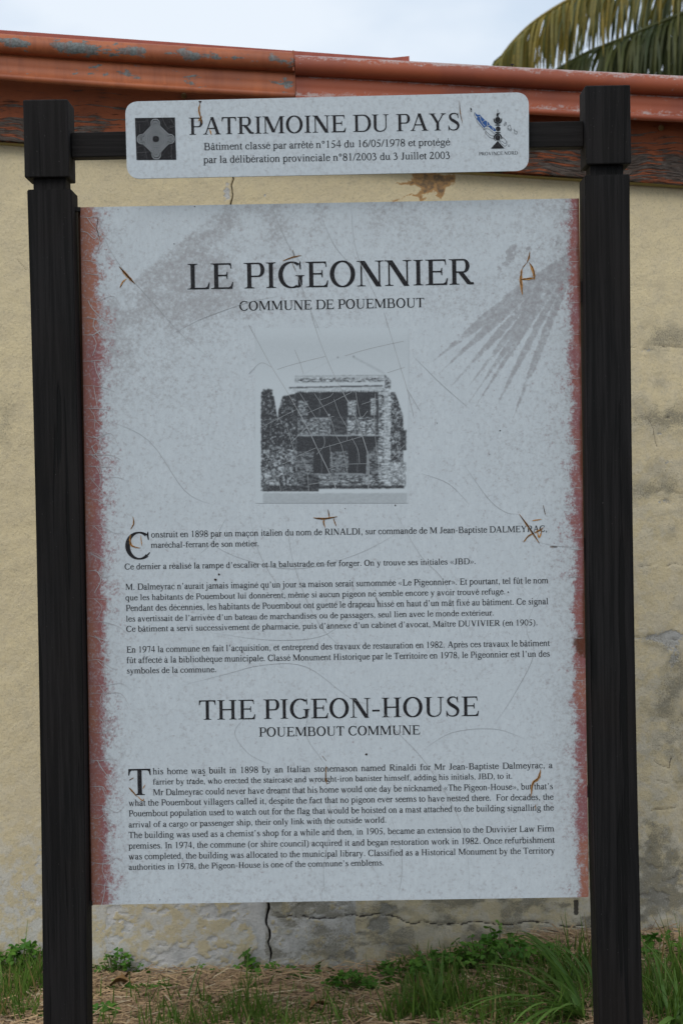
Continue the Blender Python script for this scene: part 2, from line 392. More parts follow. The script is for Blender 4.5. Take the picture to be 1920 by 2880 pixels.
mould += .62 * blob(10, 1210, 45, 70) + .45 * blob(20, 1130, 30, 50) + .30 * blob(20, 1620, 70, 70) + .22 * blob(60, 1950, 90, 200)
mould += .4 * blob(1860, 935, 70, 30) + .32 * blob(1700, 930, 90, 40) + .30 * blob(1880, 1150, 60, 90) + .35 * blob(1880, 1400, 60, 80) + .55 * blob(1900, 1900, 40, 120) + .4 * blob(1850, 1985, 90, 40) + .4 * blob(1850, 2430, 40, 50) + .35 * blob(1880, 2100, 60, 60)
low = sstep(2150, 2600, PY)
mould += low * (.14 * sstep(.45, .62, n1) + .06) + .5 * blob(820, 2540, 60, 25) + .34 * blob(1050, 2640, 130, 60) + .45 * blob(900, 2660, 60, 40) + .22 * blob(1400, 2570, 200, 50) * sstep(.4, .6, n1)
mould += .22 * sstep(1000, 1080, PX) * low * sstep(.42, .6, n1)
q1 = fbm(PX / 30, PY / 20, 87, 4); q2 = fbm(PX / 75, PY / 32, 89, 4)
mould += low * (PX > 745) * (.20 + .55 * sstep(.46, .62, q2) * (.4 + .6 * sstep(.4, .6, q1))) + .30 * right * low * sstep(.45, .6, q1)
bare = low * (.5 * sstep(.50, .60, q1 * .6 + q2 * .4) - .15 * (PX > 745)) * (PX > 300) + .30 * sstep(2000, 2500, PY) * (PX < 1000) + .18 * right * sstep(1500, 2200, PY)
bare += (n1 - .5) * .6 * sstep(1500, 2500, PY)
bare += .5 * blob(1820, 985, 55, 12) + .45 * blob(1880, 1300, 25, 60) + .5 * blob(1865, 1415, 60, 22) + .45 * blob(1850, 1220, 18, 14) + .55 * blob(1880, 1790, 70, 26) + .45 * blob(1890, 1850, 30, 60) + .35 * blob(1750, 1795, 90, 10)
bare += .55 * blob(640, 545, 14, 40) + .5 * blob(738, 550, 22, 45) * sstep(.4, .55, n3) + .28 * blob(600, 540, 40, 30) + .35 * blob(700, 2580, 60, 60) + .45 * blob(740, 2620, 25, 90) + .40 * blob(1010, 2600, 120, 60) + .5 * blob(820, 2660, 90, 60)
bare += .3 * blob(1000, 2540, 60, 20) - .5 * blob(680, 2680, 70, 80) - .4 * blob(330, 2570, 30, 15)
fade = (.95 - .65 * (PX > 1000)) * sstep(2250, 2560, PY) * sstep(.3, .5, n2 * .3 + n1 * .3 + .3) + .35 * sstep(1500, 2300, PY) * n2 + .35 * right * sstep(600, 1500, PY) * n1 * 1.5
sx_, sy_ = PX + 26 * (n3 - .5) * 2, PY + 18 * (n1 - .5) * 2
rust = .95 * np.exp(-(segdist(sx_, sy_, [(1165, 500), (1215, 505), (1270, 500)]) / 14) ** 2) + .75 * np.exp(-(segdist(sx_, sy_, [(1115, 518), (1190, 515)]) / 5) ** 2)
rust += .8 * np.exp(-(segdist(sx_, sy_, [(1195, 510), (1190, 550)]) / 13) ** 2) + .9 * np.exp(-(segdist(sx_, sy_, [(1240, 505), (1240, 545)]) / 11) ** 2) + .6 * np.exp(-(segdist(sx_, sy_, [(1190, 545), (1105, 566)]) / 4) ** 2) + .35 * blob(1215, 530, 60, 30)

crack = np.zeros(PX.shape)
for k, j in enumerate(joints):
    d = segdist(PX, PY + wob * (1.0 if k < 7 else .8), j)
    wd = 1.2 + 2.4 * n2
    s = sstep(.40, .62, fbm(PX / 35, PY / 90, 61 + k, 3)) if k < 7 else sstep(.25, .5, fbm(PX / 40, PY / 90, 61 + k, 3))
    crack = np.maximum(crack, (.5 if k < 7 else .8) * s * (1 - sstep(wd * .4, wd * 1.4, d)))
for pl in ([(1822, 1180), (1835, 1205), (1845, 1255)], [(1885, 2130), (1880, 2160), (1850, 2150), (1838, 2140)], [(50, 730), (75, 760)], [(1830, 2280), (1900, 2270)], [(1612, 2535), (1618, 2535), (1618, 2575)]):
    crack = np.maximum(crack, .55 * (1 - sstep(1.0, 3.4, segdist(PX + wob * .4, PY + wob * .4, pl))))
crack[:, ic:ic + 2] = 1.0
holev = (1 - sstep(5, 8, np.abs(PX - 1619))) * (1 - sstep(18, 24, np.abs(PY - 2552)))
crack = np.maximum(crack, holev * .9)
WYd = WY + .0035 * crack - .004 * (fbm(PX / 45, PY / 45, 77, 4) - .5) - .003 * (fbm(PX / 260, PY / 260, 78, 3) - .5) + .0016 * sstep(.46, .56, bare + (n3 - .5) * .5)
chunk = blob(700, 2680, 60, 70) * 1.2; WYd -= .004 * chunk * n3
wall_o = bpy.data.objects.new('wall', grid_mesh('wall', np.stack([WX, WYd, WZ], -1), M['plaster'], dict(mould=mould, bare=bare, fade=fade, rust=rust, crack=crack)))
COL.objects.link(wall_o); onto(wall_o, house)
# body of the house behind the render
hb = MB()
def slab(mb, x0, x1, y0, y1, zb, off):
    zt0, zt1 = fbot(x0) + off, fbot(x1) + off
    mb.add([(x0, y0, zb), (x1, y0, zb), (x1, y1, zb), (x0, y1, zb), (x0, y0, zt0), (x1, y0, zt1), (x1, y1, zt1), (x0, y1, zt0)],
           [(0, 3, 2, 1), (4, 5, 6, 7), (0, 1, 5, 4), (1, 2, 6, 5), (2, 3, 7, 6), (3, 0, 4, 7)])
slab(hb, XL, XR, WALL_Y + .05, WALL_Y + 5, -.2, .2); onto(hb.build('masonry', m_flat('grey_masonry', (.06, .055, .05), .95)), house)
# fascia board
nxF = 260; nzF = 34
fxs = np.linspace(XL, XR, nxF); fh = .27
prof = [(WALL_Y + .0, 0.0), (FY + .001, 0.0)] + [(FY, .002 + fh * k / nzF) for k in range(nzF + 1)]
P = np.array([[(x, y, fbot(x) + h + .004 * math.sin(x * 4.1) * (h < .02)) for x in fxs] for (y, h) in prof])
FX, FZp = proj(P[..., 0], P[..., 1], P[..., 2]); hh = np.array([p[1] for p in prof])[:, None] + 0 * FX
wear = .40 * (1 - sstep(.03, .15, hh)) + .20 + .12 * sstep(1300, 1700, FX) * (1 - sstep(.1, .16, hh)) + .25 * np.exp(-((FX - 20) / 60) ** 2) * np.exp(-((hh - .11) / .02) ** 2)
wear = np.clip(wear - .5 * sstep(.15, .21, hh), 0, 1)
P[2:, :, 1] += -.003 * fbm(FX[2:] / 300, (hh[2:]) * 220, 91, 3)
fo = bpy.data.objects.new('fascia_board', grid_mesh('fascia_board', P, M['fascia'], dict(wear=wear))); COL.objects.link(fo); onto(fo, house)
fu = MB()
for i in range(24):
    x0 = XL + (XR - XL) * i / 24; x1 = XL + (XR - XL) * (i + 1) / 24
    slab(fu, x0 + .0005, x1 - .0005, FY + .004, WALL_Y - .004, 0, 0)
fu = MB(); fu.quad((XL, FY + .002, fbot(XL) - .002), (XR, FY + .002, fbot(XR) - .002), (XR, WALL_Y - .012, fbot(XR) - .006), (XL, WALL_Y - .012, fbot(XL) - .006))
onto(fu.build('soffit_strip', M['under']), house)
# gutter
GYF = WALL_Y - .13
def gutter(name, x0, x1, zfun, mat, flake=False, n=120):
    pr = []
    R = .026
    for k in range(19):                                    # top roll
        an = math.radians(150 - k * 15); pr.append((GYF - .004 - R * math.sin(math.radians(k * 15 - 60)) * 1.0, -R + R * math.cos(math.radians(k * 15 - 60))))
    pr = [(GYF - .004 - R * math.sin(math.radians(q)), -R + R * math.cos(math.radians(q))) for q in range(-100, 191, 15)]
    pr += [(GYF + .010, -.0525), (GYF + .006, -.0545), (GYF + .001, -.060), (GYF + .002, -.080), (GYF + .003, -.106)]
    r = .0095
    pr += [(GYF + .000 - r * math.sin(math.radians(q)), -.1145 + r * math.cos(math.radians(q))) for q in range(20, 181, 20)]
    pr += [(GYF + .010, -.120), (GYF + .012, -.09)]
    xs = np.linspace(x0, x1, n)
    P = np.array([[(x, y + .0015 * math.sin(x * 7 + h * 9), zfun(x) + h + .0012 * math.sin(x * 5 + 1)) for x in xs] for (y, h) in pr])
    at = {}
    if flake:
        px, py = proj(P[..., 0], P[..., 1], P[..., 2]); H = np.array([p[1] for p in pr])[:, None] + 0 * px
        f = .34 * np.exp(-((H + .028) / .016) ** 2) + .36 * np.exp(-((H + .088) / .018) ** 2) * sstep(100, 330, px) + .07
        for bx in (45, 175, 240, 380, 520, 600, 680): f += .36 * np.exp(-((px - bx) / 32) ** 2) * np.exp(-((H + .026) / .014) ** 2)
        f -= .25 * sstep(.5, .62, fbm(px / 120, H * 0, 17, 2)) ; at = dict(flake=f)
    o = bpy.data.objects.new(name, grid_mesh(name, P, mat, at)); COL.objects.link(o); return onto(o, house)
g0, g1 = un(0, 96, GYF), un(828, 149, GYF); g2, g3 = un(828, 157, GYF), un(1920, 214, GYF)
gsl = (g1[1] - g0[1]) / (g1[0] - g0[0]); gsr = (g3[1] - g2[1]) / (g3[0] - g2[0])
tag(gutter('gutter', XL, g1[0] - .001, lambda x: g0[1] + gsl * (x - g0[0]), M['gl'], True, 200), 'orange gutter length with flaking grey patches')
tag(gutter('gutter', g1[0] + .0015, XR, lambda x: g2[1] + gsr * (x - g2[0]), M['gr']), 'redder gutter length with whitened top')
jt = MB(); x = g1[0]; zt = g1[1]
jt.box(x - .0045, x - .001, GYF - .0245, GYF + .02, zt - .052, zt + .002); jt.box(x - .003, x + .001, GYF - .003, GYF + .02, zt - .118, zt - .05)
onto(jt.build('joint_seam', M['gl']), house)
# roof sheet that stops short above the gutter
r0, r1 = un(0, 84, GYF + .03), un(1148, 166, GYF + .03); rs = (r1[1] - r0[1]) / (r1[0] - r0[0])
rf = MB(); zr = lambda x: r0[1] + rs * (x - r0[0])
rf.add([(XL, GYF + .03, zr(XL) - .03), (r1[0], GYF + .03, zr(r1[0]) - .02), (r1[0], GYF + .03, zr(r1[0])), (XL, GYF + .03, zr(XL)),
        (XL, WALL_Y + 4, zr(XL) + .15), (r1[0], WALL_Y + 4, zr(r1[0]) + .15), (XL, WALL_Y + 4, zr(XL) + .12), (r1[0], WALL_Y + 4, zr(r1[0]) + .12)],
       [(0, 1, 2, 3), (3, 2, 5, 4), (0, 6, 7, 1), (1, 7, 5, 2), (0, 3, 4, 6)])
onto(rf.build('roof_sheet', M['roof']), house)
cp = MB(); x = r1[0]; cp.add([(x - .05, GYF + .02, zr(x) - .022), (x + .002, GYF + .02, zr(x) - .022), (x + .002, GYF + .02, zr(x) + .006), (x - .06, GYF + .02, zr(x) + .001),
     (x - .05, WALL_Y + 4, zr(x) - .0), (x + .002, WALL_Y + 4, zr(x) + .1), (x + .002, WALL_Y + 4, zr(x) + .16), (x - .06, WALL_Y + 4, zr(x) + .155)],
     [(0, 1, 2, 3), (1, 5, 6, 2), (3, 2, 6, 7), (0, 3, 7, 4)])
onto(cp.build('ridge_cap', M['roof']), house)
rr = MB(); zz = lambda x: g2[1] + gsr * (x - g2[0]) - .03
rr.add([(r1[0] + .003, GYF + .03, zz(r1[0])), (XR, GYF + .03, zz(XR)), (XR, WALL_Y + 5, zz(XR) + .1), (r1[0] + .003, WALL_Y + 5, zz(r1[0]) + .1)], [(0, 1, 2, 3)])
onto(rr.build('roof_sheet', M['roof']), house)
def lathe(mb, c, prof, n=10, axis='y'):
    vs = []; fs = []
    for i, (r, h) in enumerate(prof):
        for k in range(n):
            q = 2 * math.pi * k / n; a_, b_ = r * math.cos(q), r * math.sin(q)
            vs.append((c[0] + a_, c[1] - h, c[2] + b_) if axis == 'y' else (c[0] + a_, c[1] + b_, c[2] + h))
    for i in range(len(prof) - 1):
        for k in range(n): fs.append((i * n + k, i * n + (k + 1) % n, (i + 1) * n + (k + 1) % n, (i + 1) * n + k))
    fs.append(tuple(range((len(prof) - 1) * n, len(prof) * n))); mb.add(vs, fs)
for px, py in ((518, 270), (1857, 360), (832, 262)):
    s = MB(); x, z = un(px, py, FY - .01); lathe(s, (x, FY, z), [(.003, 0), (.003, .012), (.008, .012), (.008, .017), (.004, .019)]); onto(s.build('screw', M['screw'] if px != 832 else M['dark']), house)
s = MB(); x, z = un(1439, 196, GYF + .01); lathe(s, (x, GYF + .005, z), [(.0015, 0), (.0015, .011), (.005, .011), (.005, .014)], 8, 'z'); onto(s.build('nail', M['dark']), house)

# ------------------------------------------------------------------ sign: posts, rail, panel, header plate
sign = empty('heritage_sign', (0, 0, 0))
tag(sign, 'weathered heritage information board on two black timber posts with a small header plate', 'information sign')
def bowed(z): return .0045 * (1 - ((z - 1.25) / .85) ** 2)
def post(x0, x1, top, hb_, lt, inner):
    p = empty('post'); p.parent = sign
    m = MB()
    zs = np.linspace(-.3, lt, 40)
    for i in range(39):
        z0, z1 = zs[i], zs[i + 1]; s = 1 if inner > 0 else -1
        q = [(x, y, z) for z in (z0, z1) for (x, y) in ((x0 + s * bowed(z), 0), (x1 + s * bowed(z), 0), (x1 + s * bowed(z), .1), (x0 + s * bowed(z), .1))]
        fs = [(0, 1, 5, 4), (1, 2, 6, 5), (2, 3, 7, 6), (3, 0, 4, 7)]
        if i == 38: fs.append((4, 5, 6, 7))
        if i == 0: fs.append((0, 3, 2, 1))
        m.add(q, fs)
    import bmesh
    o = m.build('shaft', M['post'], p)
    bm = bmesh.new(); bm.from_mesh(o.data); bmesh.ops.remove_doubles(bm, verts=bm.verts, dist=1e-5)
    bmesh.ops.bevel(bm, geom=[e for e in bm.edges if len(e.link_faces) == 2 and e.calc_face_angle(0) > .8], offset=.0022, segments=2, affect='EDGES')
    bm.to_mesh(o.data); bm.free()
    n = MB(); n.box(x0 + .013, x1 - .013, .013, .087, lt - .002, hb_ + .002); n.build('neck', M['post'], p)
    h = MB(); dx = -.004 if inner > 0 else .002
    h.box(x0 + dx, x1 + dx + .001, -.002, .1, hb_, top); h.build('head', M['post'], p, bevel=.003)
    return p
lz = un(130, 280, 0)[1]; rz = un(1700, 240, 0)[1]
PLX0, PLX1 = un(80, 700, 0)[0] - .0005, un(204, 700, 0)[0]
PRX0, PRX1 = un(1644, 700, 0)[0], un(1769.5, 700, 0)[0]
post(PLX0, PLX1, lz, un(130, 499, 0)[1], un(130, 532, 0)[1], 1)
post(PRX0 + .003, PRX1 + .003, rz, un(1700, 462, 0)[1], un(1700, 491, 0)[1], -1)
zc0, zc1 = un(300, 441, .03)[1], un(300, 371, .03)[1]
zd0, zd1 = un(1560, 413, .03)[1], un(1560, 341, .03)[1]
rl = MB(); x0, x1 = PLX1 - .002, PRX0 + .004
rl.add([(x0, .03, zc0), (x1, .03, zd0), (x1, .075, zd0), (x0, .075, zc0), (x0, .03, zc1), (x1, .03, zd1), (x1, .075, zd1), (x0, .075, zc1)],
       [(0, 3, 2, 1), (4, 5, 6, 7), (0, 1, 5, 4), (1, 2, 6, 5), (2, 3, 7, 6), (3, 0, 4, 7)]); rl.build('rail', M['rail'], sign, bevel=.002)

# main panel
PYF = .06
pTL, pTR, pBR, pBL = un(226, 583, PYF), un(1627, 558, PYF), un(1654, 2523, PYF), un(259, 2545, PYF)
panel = empty('panel'); panel.parent = sign
nxp, nzp = 400, 560
U, V = np.meshgrid(np.linspace(0, 1, nxp), np.linspace(0, 1, nzp))
PXx = (pBL[0] * (1 - U) + pBR[0] * U) * (1 - V) + (pTL[0] * (1 - U) + pTR[0] * U) * V
PZz = (pBL[1] * (1 - U) + pBR[1] * U) * (1 - V) + (pTL[1] * (1 - U) + pTR[1] * U) * V
px, py = proj(PXx, PYF, PZz)
d_l = U * 1400; d_r = (1 - U) * 1400
nA = fbm(px / 45, py / 45, 101, 4); nB = fbm(px / 140, py / 140, 103, 4); nC = fbm(px / 14, py / 14, 107, 3)
# signed distance to the diagonal print edge (line from (618,584) to (263,880)); positive on the right-hand side
dd = ((px - 618) * (880 - 584) - (py - 584) * (263 - 618)) / math.hypot(355, 296)
mott = (.18 + .62 * sstep(.3, .62, nA * .5 + nB * .5)) * sstep(-6, 10, dd) * (1 - sstep(60, 420, dd)) * (1 - sstep(900, 1150, py)) + .12
mott += .28 * sstep(.42, .62, nB) * (py < 900) * sstep(0, 60, dd) + .30 * np.exp(-((px - 1180) / 130) ** 2 - ((py - 640) / 80) ** 2) + .15 * np.exp(-((px - 1330) / 200) ** 2 - ((py - 640) / 60) ** 2)
mott -= .05 * (py > 1150)
mott += .24 * np.exp(-((px - 1420) / 130) ** 2 - ((py - 1250) / 150) ** 2) + .20 * np.exp(-((px - 430) / 180) ** 2 - ((py - 1050) / 130) ** 2) + .18 * np.exp(-((px - 560) / 200) ** 2 - ((py - 1300) / 260) ** 2) * nA * 2
mott += .14 * sstep(1500, 1700, py) * sstep(.45, .6, nB) + .12 * sstep(2300, 2500, py) * (px < 1350)
d2 = (px + py - 3990) / 1.414; mott -= .15 * sstep(-8, 8, d2) * (py > 2380)
mott += .38 * np.exp(-(d_l / 110) ** 2) + .34 * np.exp(-(d_r / 110) ** 2)
mott *= 1 - .9 * ((px > 718) & (px < 1150) & (py > 922) & (py < 1420))
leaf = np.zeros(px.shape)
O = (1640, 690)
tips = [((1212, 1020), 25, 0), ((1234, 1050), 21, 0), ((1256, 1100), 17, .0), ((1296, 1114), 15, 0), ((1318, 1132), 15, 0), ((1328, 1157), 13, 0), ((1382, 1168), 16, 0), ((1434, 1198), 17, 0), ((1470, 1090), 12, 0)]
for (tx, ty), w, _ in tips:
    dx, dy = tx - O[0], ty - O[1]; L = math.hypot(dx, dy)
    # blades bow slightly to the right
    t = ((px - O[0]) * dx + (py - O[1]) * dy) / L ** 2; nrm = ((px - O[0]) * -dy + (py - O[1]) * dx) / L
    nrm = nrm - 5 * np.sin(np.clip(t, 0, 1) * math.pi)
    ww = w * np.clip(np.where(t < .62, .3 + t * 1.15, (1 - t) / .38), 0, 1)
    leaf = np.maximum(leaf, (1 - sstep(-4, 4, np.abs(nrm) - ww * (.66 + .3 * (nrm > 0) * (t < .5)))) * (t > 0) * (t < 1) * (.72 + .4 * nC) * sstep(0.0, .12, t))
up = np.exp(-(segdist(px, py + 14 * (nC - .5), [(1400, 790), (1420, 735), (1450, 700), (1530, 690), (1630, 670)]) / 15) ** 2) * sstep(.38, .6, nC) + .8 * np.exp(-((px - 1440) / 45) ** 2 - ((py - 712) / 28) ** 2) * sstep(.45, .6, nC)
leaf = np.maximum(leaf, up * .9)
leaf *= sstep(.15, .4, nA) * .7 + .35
yl = py
red = 1.10 * (1 - sstep(0, 58, d_l - 20 * (fbm(px * 0 + 3, py / 90, 121, 3) - .3))) * sstep(620, 900, yl) + .75 * (1 - sstep(2, 60, d_l)) * (1 - sstep(620, 900, yl)) * 1.0
red += .50 * (1 - sstep(30, 125, d_l)) + 1.0 * (1 - sstep(0, 44, d_r - 15 * (fbm(px * 0 + 9, py / 70, 123, 3) - .4))) + .34 * (1 - sstep(15, 85, d_r))
red += .9 * (nA - .5) * (1 - sstep(60, 160, np.minimum(d_l, d_r))) + .5 * (nC - .5) * (1 - sstep(50, 130, np.minimum(d_l, d_r)))
red -= .25 * (1 - sstep(0, 30, 583 + 25 - py)) * 0
orange = (1 - sstep(8, 40, d_l)) * (.5 + .5 * sstep(.4, .6, fbm(py / 90, px * 0, 131, 2))) + .8 * (1 - sstep(900, 980, yl)) * (d_l < 200) + .9 * sstep(1850, 1950, yl) * (1 - sstep(0, 60, d_r)) * sstep(2080, 1900, yl) + .9 * sstep(2330, 2380, yl) * (1 - sstep(0, 70, d_r))
rustedge = (1 - sstep(1, 9 , d_r - 10 * fbm(px * 0, py / 50, 141, 3) + 4)) * (yl < 1850) * .9
rustedge = np.maximum(rustedge, (1 - sstep(13, 19, np.hypot((px - 1632) * .75, (py - 1816) * .55) + 9 * (nC - .5) + .35 * np.abs(px - 1632) * (py > 1816))) * .9)
rustedge = np.maximum(rustedge, (1 - sstep(0, 5, d_l)) * .5)
P3 = np.stack([PXx, np.full(px.shape, PYF), PZz], -1)
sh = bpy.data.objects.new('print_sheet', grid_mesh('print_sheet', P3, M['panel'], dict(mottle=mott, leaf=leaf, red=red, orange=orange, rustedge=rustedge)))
COL.objects.link(sh); sh.parent = panel
bk = MB(); c = [pBL, pBR, pTR, pTL]
bk.add([(x, PYF + .001, z) for x, z in c] + [(x, PYF + .007, z) for x, z in c], [(4, 7, 6, 5), (0, 1, 5, 4), (1, 2, 6, 5), (2, 3, 7, 6), (3, 0, 4, 7)]); bk.build('backing_plate', M['metal'], panel)
for (bx, by, h) in ((1631, 1544, 62), (1630, 820, 60), (1640, 2230, 30)):
    m = MB(); x, z = un(bx, by, PYF); m.box(x - .006, x + .02, PYF + .008, PYF + .03, z - h / 2500, z + h / 2500); m.build('bracket', M['dark'], sign)
for (bx, by) in ((222, 588), (256, 2540)):
    m = MB(); x, z = un(bx, by, PYF); m.box(x - .012, x + .004, PYF - .004, PYF + .02, z - .005, z + .004); m.build('bracket', M['dark'], sign)

eb = MB()
xa, za = un(231, 583, PYF); xb, zb = un(263, 2545, PYF)
eb.add([(xa - .010, PYF + .009, za), (xa + .004, PYF + .009, za), (xb + .004, PYF + .009, zb), (xb - .010, PYF + .009, zb), (xa - .010, PYF + .014, za), (xa + .004, PYF + .014, za), (xb + .004, PYF + .014, zb), (xb - .010, PYF + .014, zb)], [(0, 3, 2, 1), (4, 5, 6, 7), (0, 1, 5, 4), (1, 2, 6, 5), (2, 3, 7, 6), (3, 0, 4, 7)])
eb.build('edge_batten', m_flat('rusty_batten', (.06, .025, .012), .8), sign)
# header plate
HYF = .012
def rounded(corners, r, n=8, dents=()):
    pts = []
    k = len(corners)
    for i in range(k):
        p0, p1, p2 = [np.array(corners[(i + j) % k], float) for j in (-1, 0, 1)]
        a_ = p1 + (p0 - p1) / np.linalg.norm(p0 - p1) * r; b_ = p1 + (p2 - p1) / np.linalg.norm(p2 - p1) * r
        for q in range(n + 1):
            t = q / n; pts.append(tuple((1 - t) ** 2 * a_ + 2 * t * (1 - t) * (p1 * .85 + (a_ + b_) / 2 * .15) + t * t * b_))
    return pts
hc = rounded([(352, 286), (1486, 259), (1486, 480), (358, 503)], 34)
hw = [un(x, y, HYF) for x, y in hc]
hdr = empty('header_plate'); hdr.parent = sign
m = MB(); N = len(hw)
m.add([(x, HYF, z) for x, z in hw] + [(x, HYF + .006, z) for x, z in hw], [tuple(range(N - 1, -1, -1)), tuple(range(N, 2 * N))] + [(i, (i + 1) % N, N + (i + 1) % N, N + i) for i in range(N)])
ho = m.build('plate', M['header'], hdr)
at = ho.data.attributes.new('mottle', 'FLOAT', 'POINT'); at.data.foreach_set('value', np.full(2 * N, .26, 'f'))
ho.data.attributes.new('leaf', 'FLOAT', 'POINT')

# ------------------------------------------------------------------ lettering: an own book-serif alphabet drawn as strokes
ADV = dict(zip("ABCDEFGHIJKLMNOPQRSTUVWXYZ", (722, 667, 667, 722, 611, 556, 722, 722, 333, 389, 722, 611, 889, 722, 722, 556, 722, 667, 556, 611, 722, 722, 944, 722, 722, 611)))
ADV.update(dict(zip("abcdefghijklmnopqrstuvwxyz", (444, 500, 444, 500, 444, 333, 500, 500, 278, 278, 500, 278, 778, 500, 500, 500, 500, 333, 389, 278, 500, 500, 722, 500, 500, 444))))
ADV.update({c: 500 for c in '0123456789\u00ab\u00bb'}); ADV.update({' ': 250, '.': 250, ',': 250, '-': 333, "'": 333, '(': 333, ')': 333, '/': 278, '\u00b0': 400})
for acc, base in (('é', 'e'), ('è', 'e'), ('ê', 'e'), ('â', 'a'), ('à', 'a'), ('û', 'u'), ('ô', 'o'), ('ç', 'c'), ('î', 'i')): ADV[acc] = ADV[base]
WX_ = {3: 16, 4: 12, 5: 8, 7: 4, 8: 4}
class Pen:
    def __init__(s, q): s.P = []; s.q = q
    def poly(s, *p): s.P.append(list(p))
    def bar(s, x0, x1, y0, y1):
        e = WX_[s.q] / 2; x0 -= e * (x1 - x0 < 150); x1 += e * (x1 - x0 < 150); y0 -= e * (y1 - y0 < 60); y1 += e * (y1 - y0 < 60); s.poly((x0, y0), (x1, y0), (x1, y1), (x0, y1))
    def dq(s, x0, y0, x1, y1, w):
        w += WX_[s.q]; s.poly((x0 - w / 2, y0), (x0 + w / 2, y0), (x1 + w / 2, y1), (x1 - w / 2, y1))
    def foot(s, x, y, w, d=1, l=None, r=None, h=None):
        l = (w / 2 + 78) if l is None else l; r = (w / 2 + 78) if r is None else r; W = w / 2
        s.poly((x - l, y), (x + r, y), (x + r, y + 17 * d), (x + W + 16 if r > W else x + r, y + 26 * d), (x + W, y + 58 * d), (x - W, y + 58 * d), (x - W - 16 if l > W else x - l, y + 26 * d), (x - l, y + 17 * d))
    def stem(s, x, y0, y1, w=100, f='bt'):
        s.bar(x - w / 2, x + w / 2, y0, y1)
        if 'b' in f: s.foot(x, y0, w, 1)
        if 't' in f: s.foot(x, y1, w, -1)
    def spl(s, pts, k=None):
        k = k or s.q; P = [pts[0]] + list(pts) + [pts[-1]]; c = []
        for i in range(1, len(P) - 2):
            for j in range(k + (i == len(P) - 3)):
                t = j / k; o = []
                for d in range(3):
                    a, b, e, f = P[i - 1][d], P[i][d], P[i + 1][d], P[i + 2][d]
                    o.append(.5 * (2 * b + (e - a) * t + (2 * a - 5 * b + 4 * e - f) * t * t + (3 * b - a - 3 * e + f) * t ** 3))
                c.append(o)
        L = []; R = []
        for i, (x, y, w) in enumerate(c):
            a = c[max(i - 1, 0)]; b = c[min(i + 1, len(c) - 1)]; dx, dy = b[0] - a[0], b[1] - a[1]; l = math.hypot(dx, dy) or 1
            w += WX_[s.q]; L.append((x - dy / l * w / 2, y + dx / l * w / 2)); R.append((x + dy / l * w / 2, y - dx / l * w / 2))
        s.P.append(('strip', L, R))
    def arc(s, cx, cy, rx, ry, a0, a1, T=100, t=34, p=1.5):
        n = max(3, int(abs(a1 - a0) / 90 * s.q * 1.6)); L = []; R = []
        for i in range(n + 1):
            a = math.radians(a0 + (a1 - a0) * i / n); w = t + (T - t) * abs(math.cos(a)) ** p + WX_[s.q]
            nx, ny = math.cos(a) / rx, math.sin(a) / ry; l = math.hypot(nx, ny); nx /= l; ny /= l
            x, y = cx + rx * math.cos(a), cy + ry * math.sin(a); L.append((x + nx * w / 2, y + ny * w / 2)); R.append((x - nx * w / 2, y - ny * w / 2))
        s.P.append(('strip', L, R))
    def dot(s, x, y, r): s.poly(*[(x + r * math.cos(i * math.pi / 4), y + r * math.sin(i * math.pi / 4)) for i in range(8)])
    def bowl(s, x0, xr, yb, yt, R, T=100, t=34):
        s.bar(x0, xr - R + 4, yt - t / 2, yt + t / 2); s.bar(x0, xr - R + 4, yb - t / 2, yb + t / 2); s.arc(xr - R, (yb + yt) / 2, R - 50 + T * .0, (yt - yb) / 2, 90, -90, T, t)
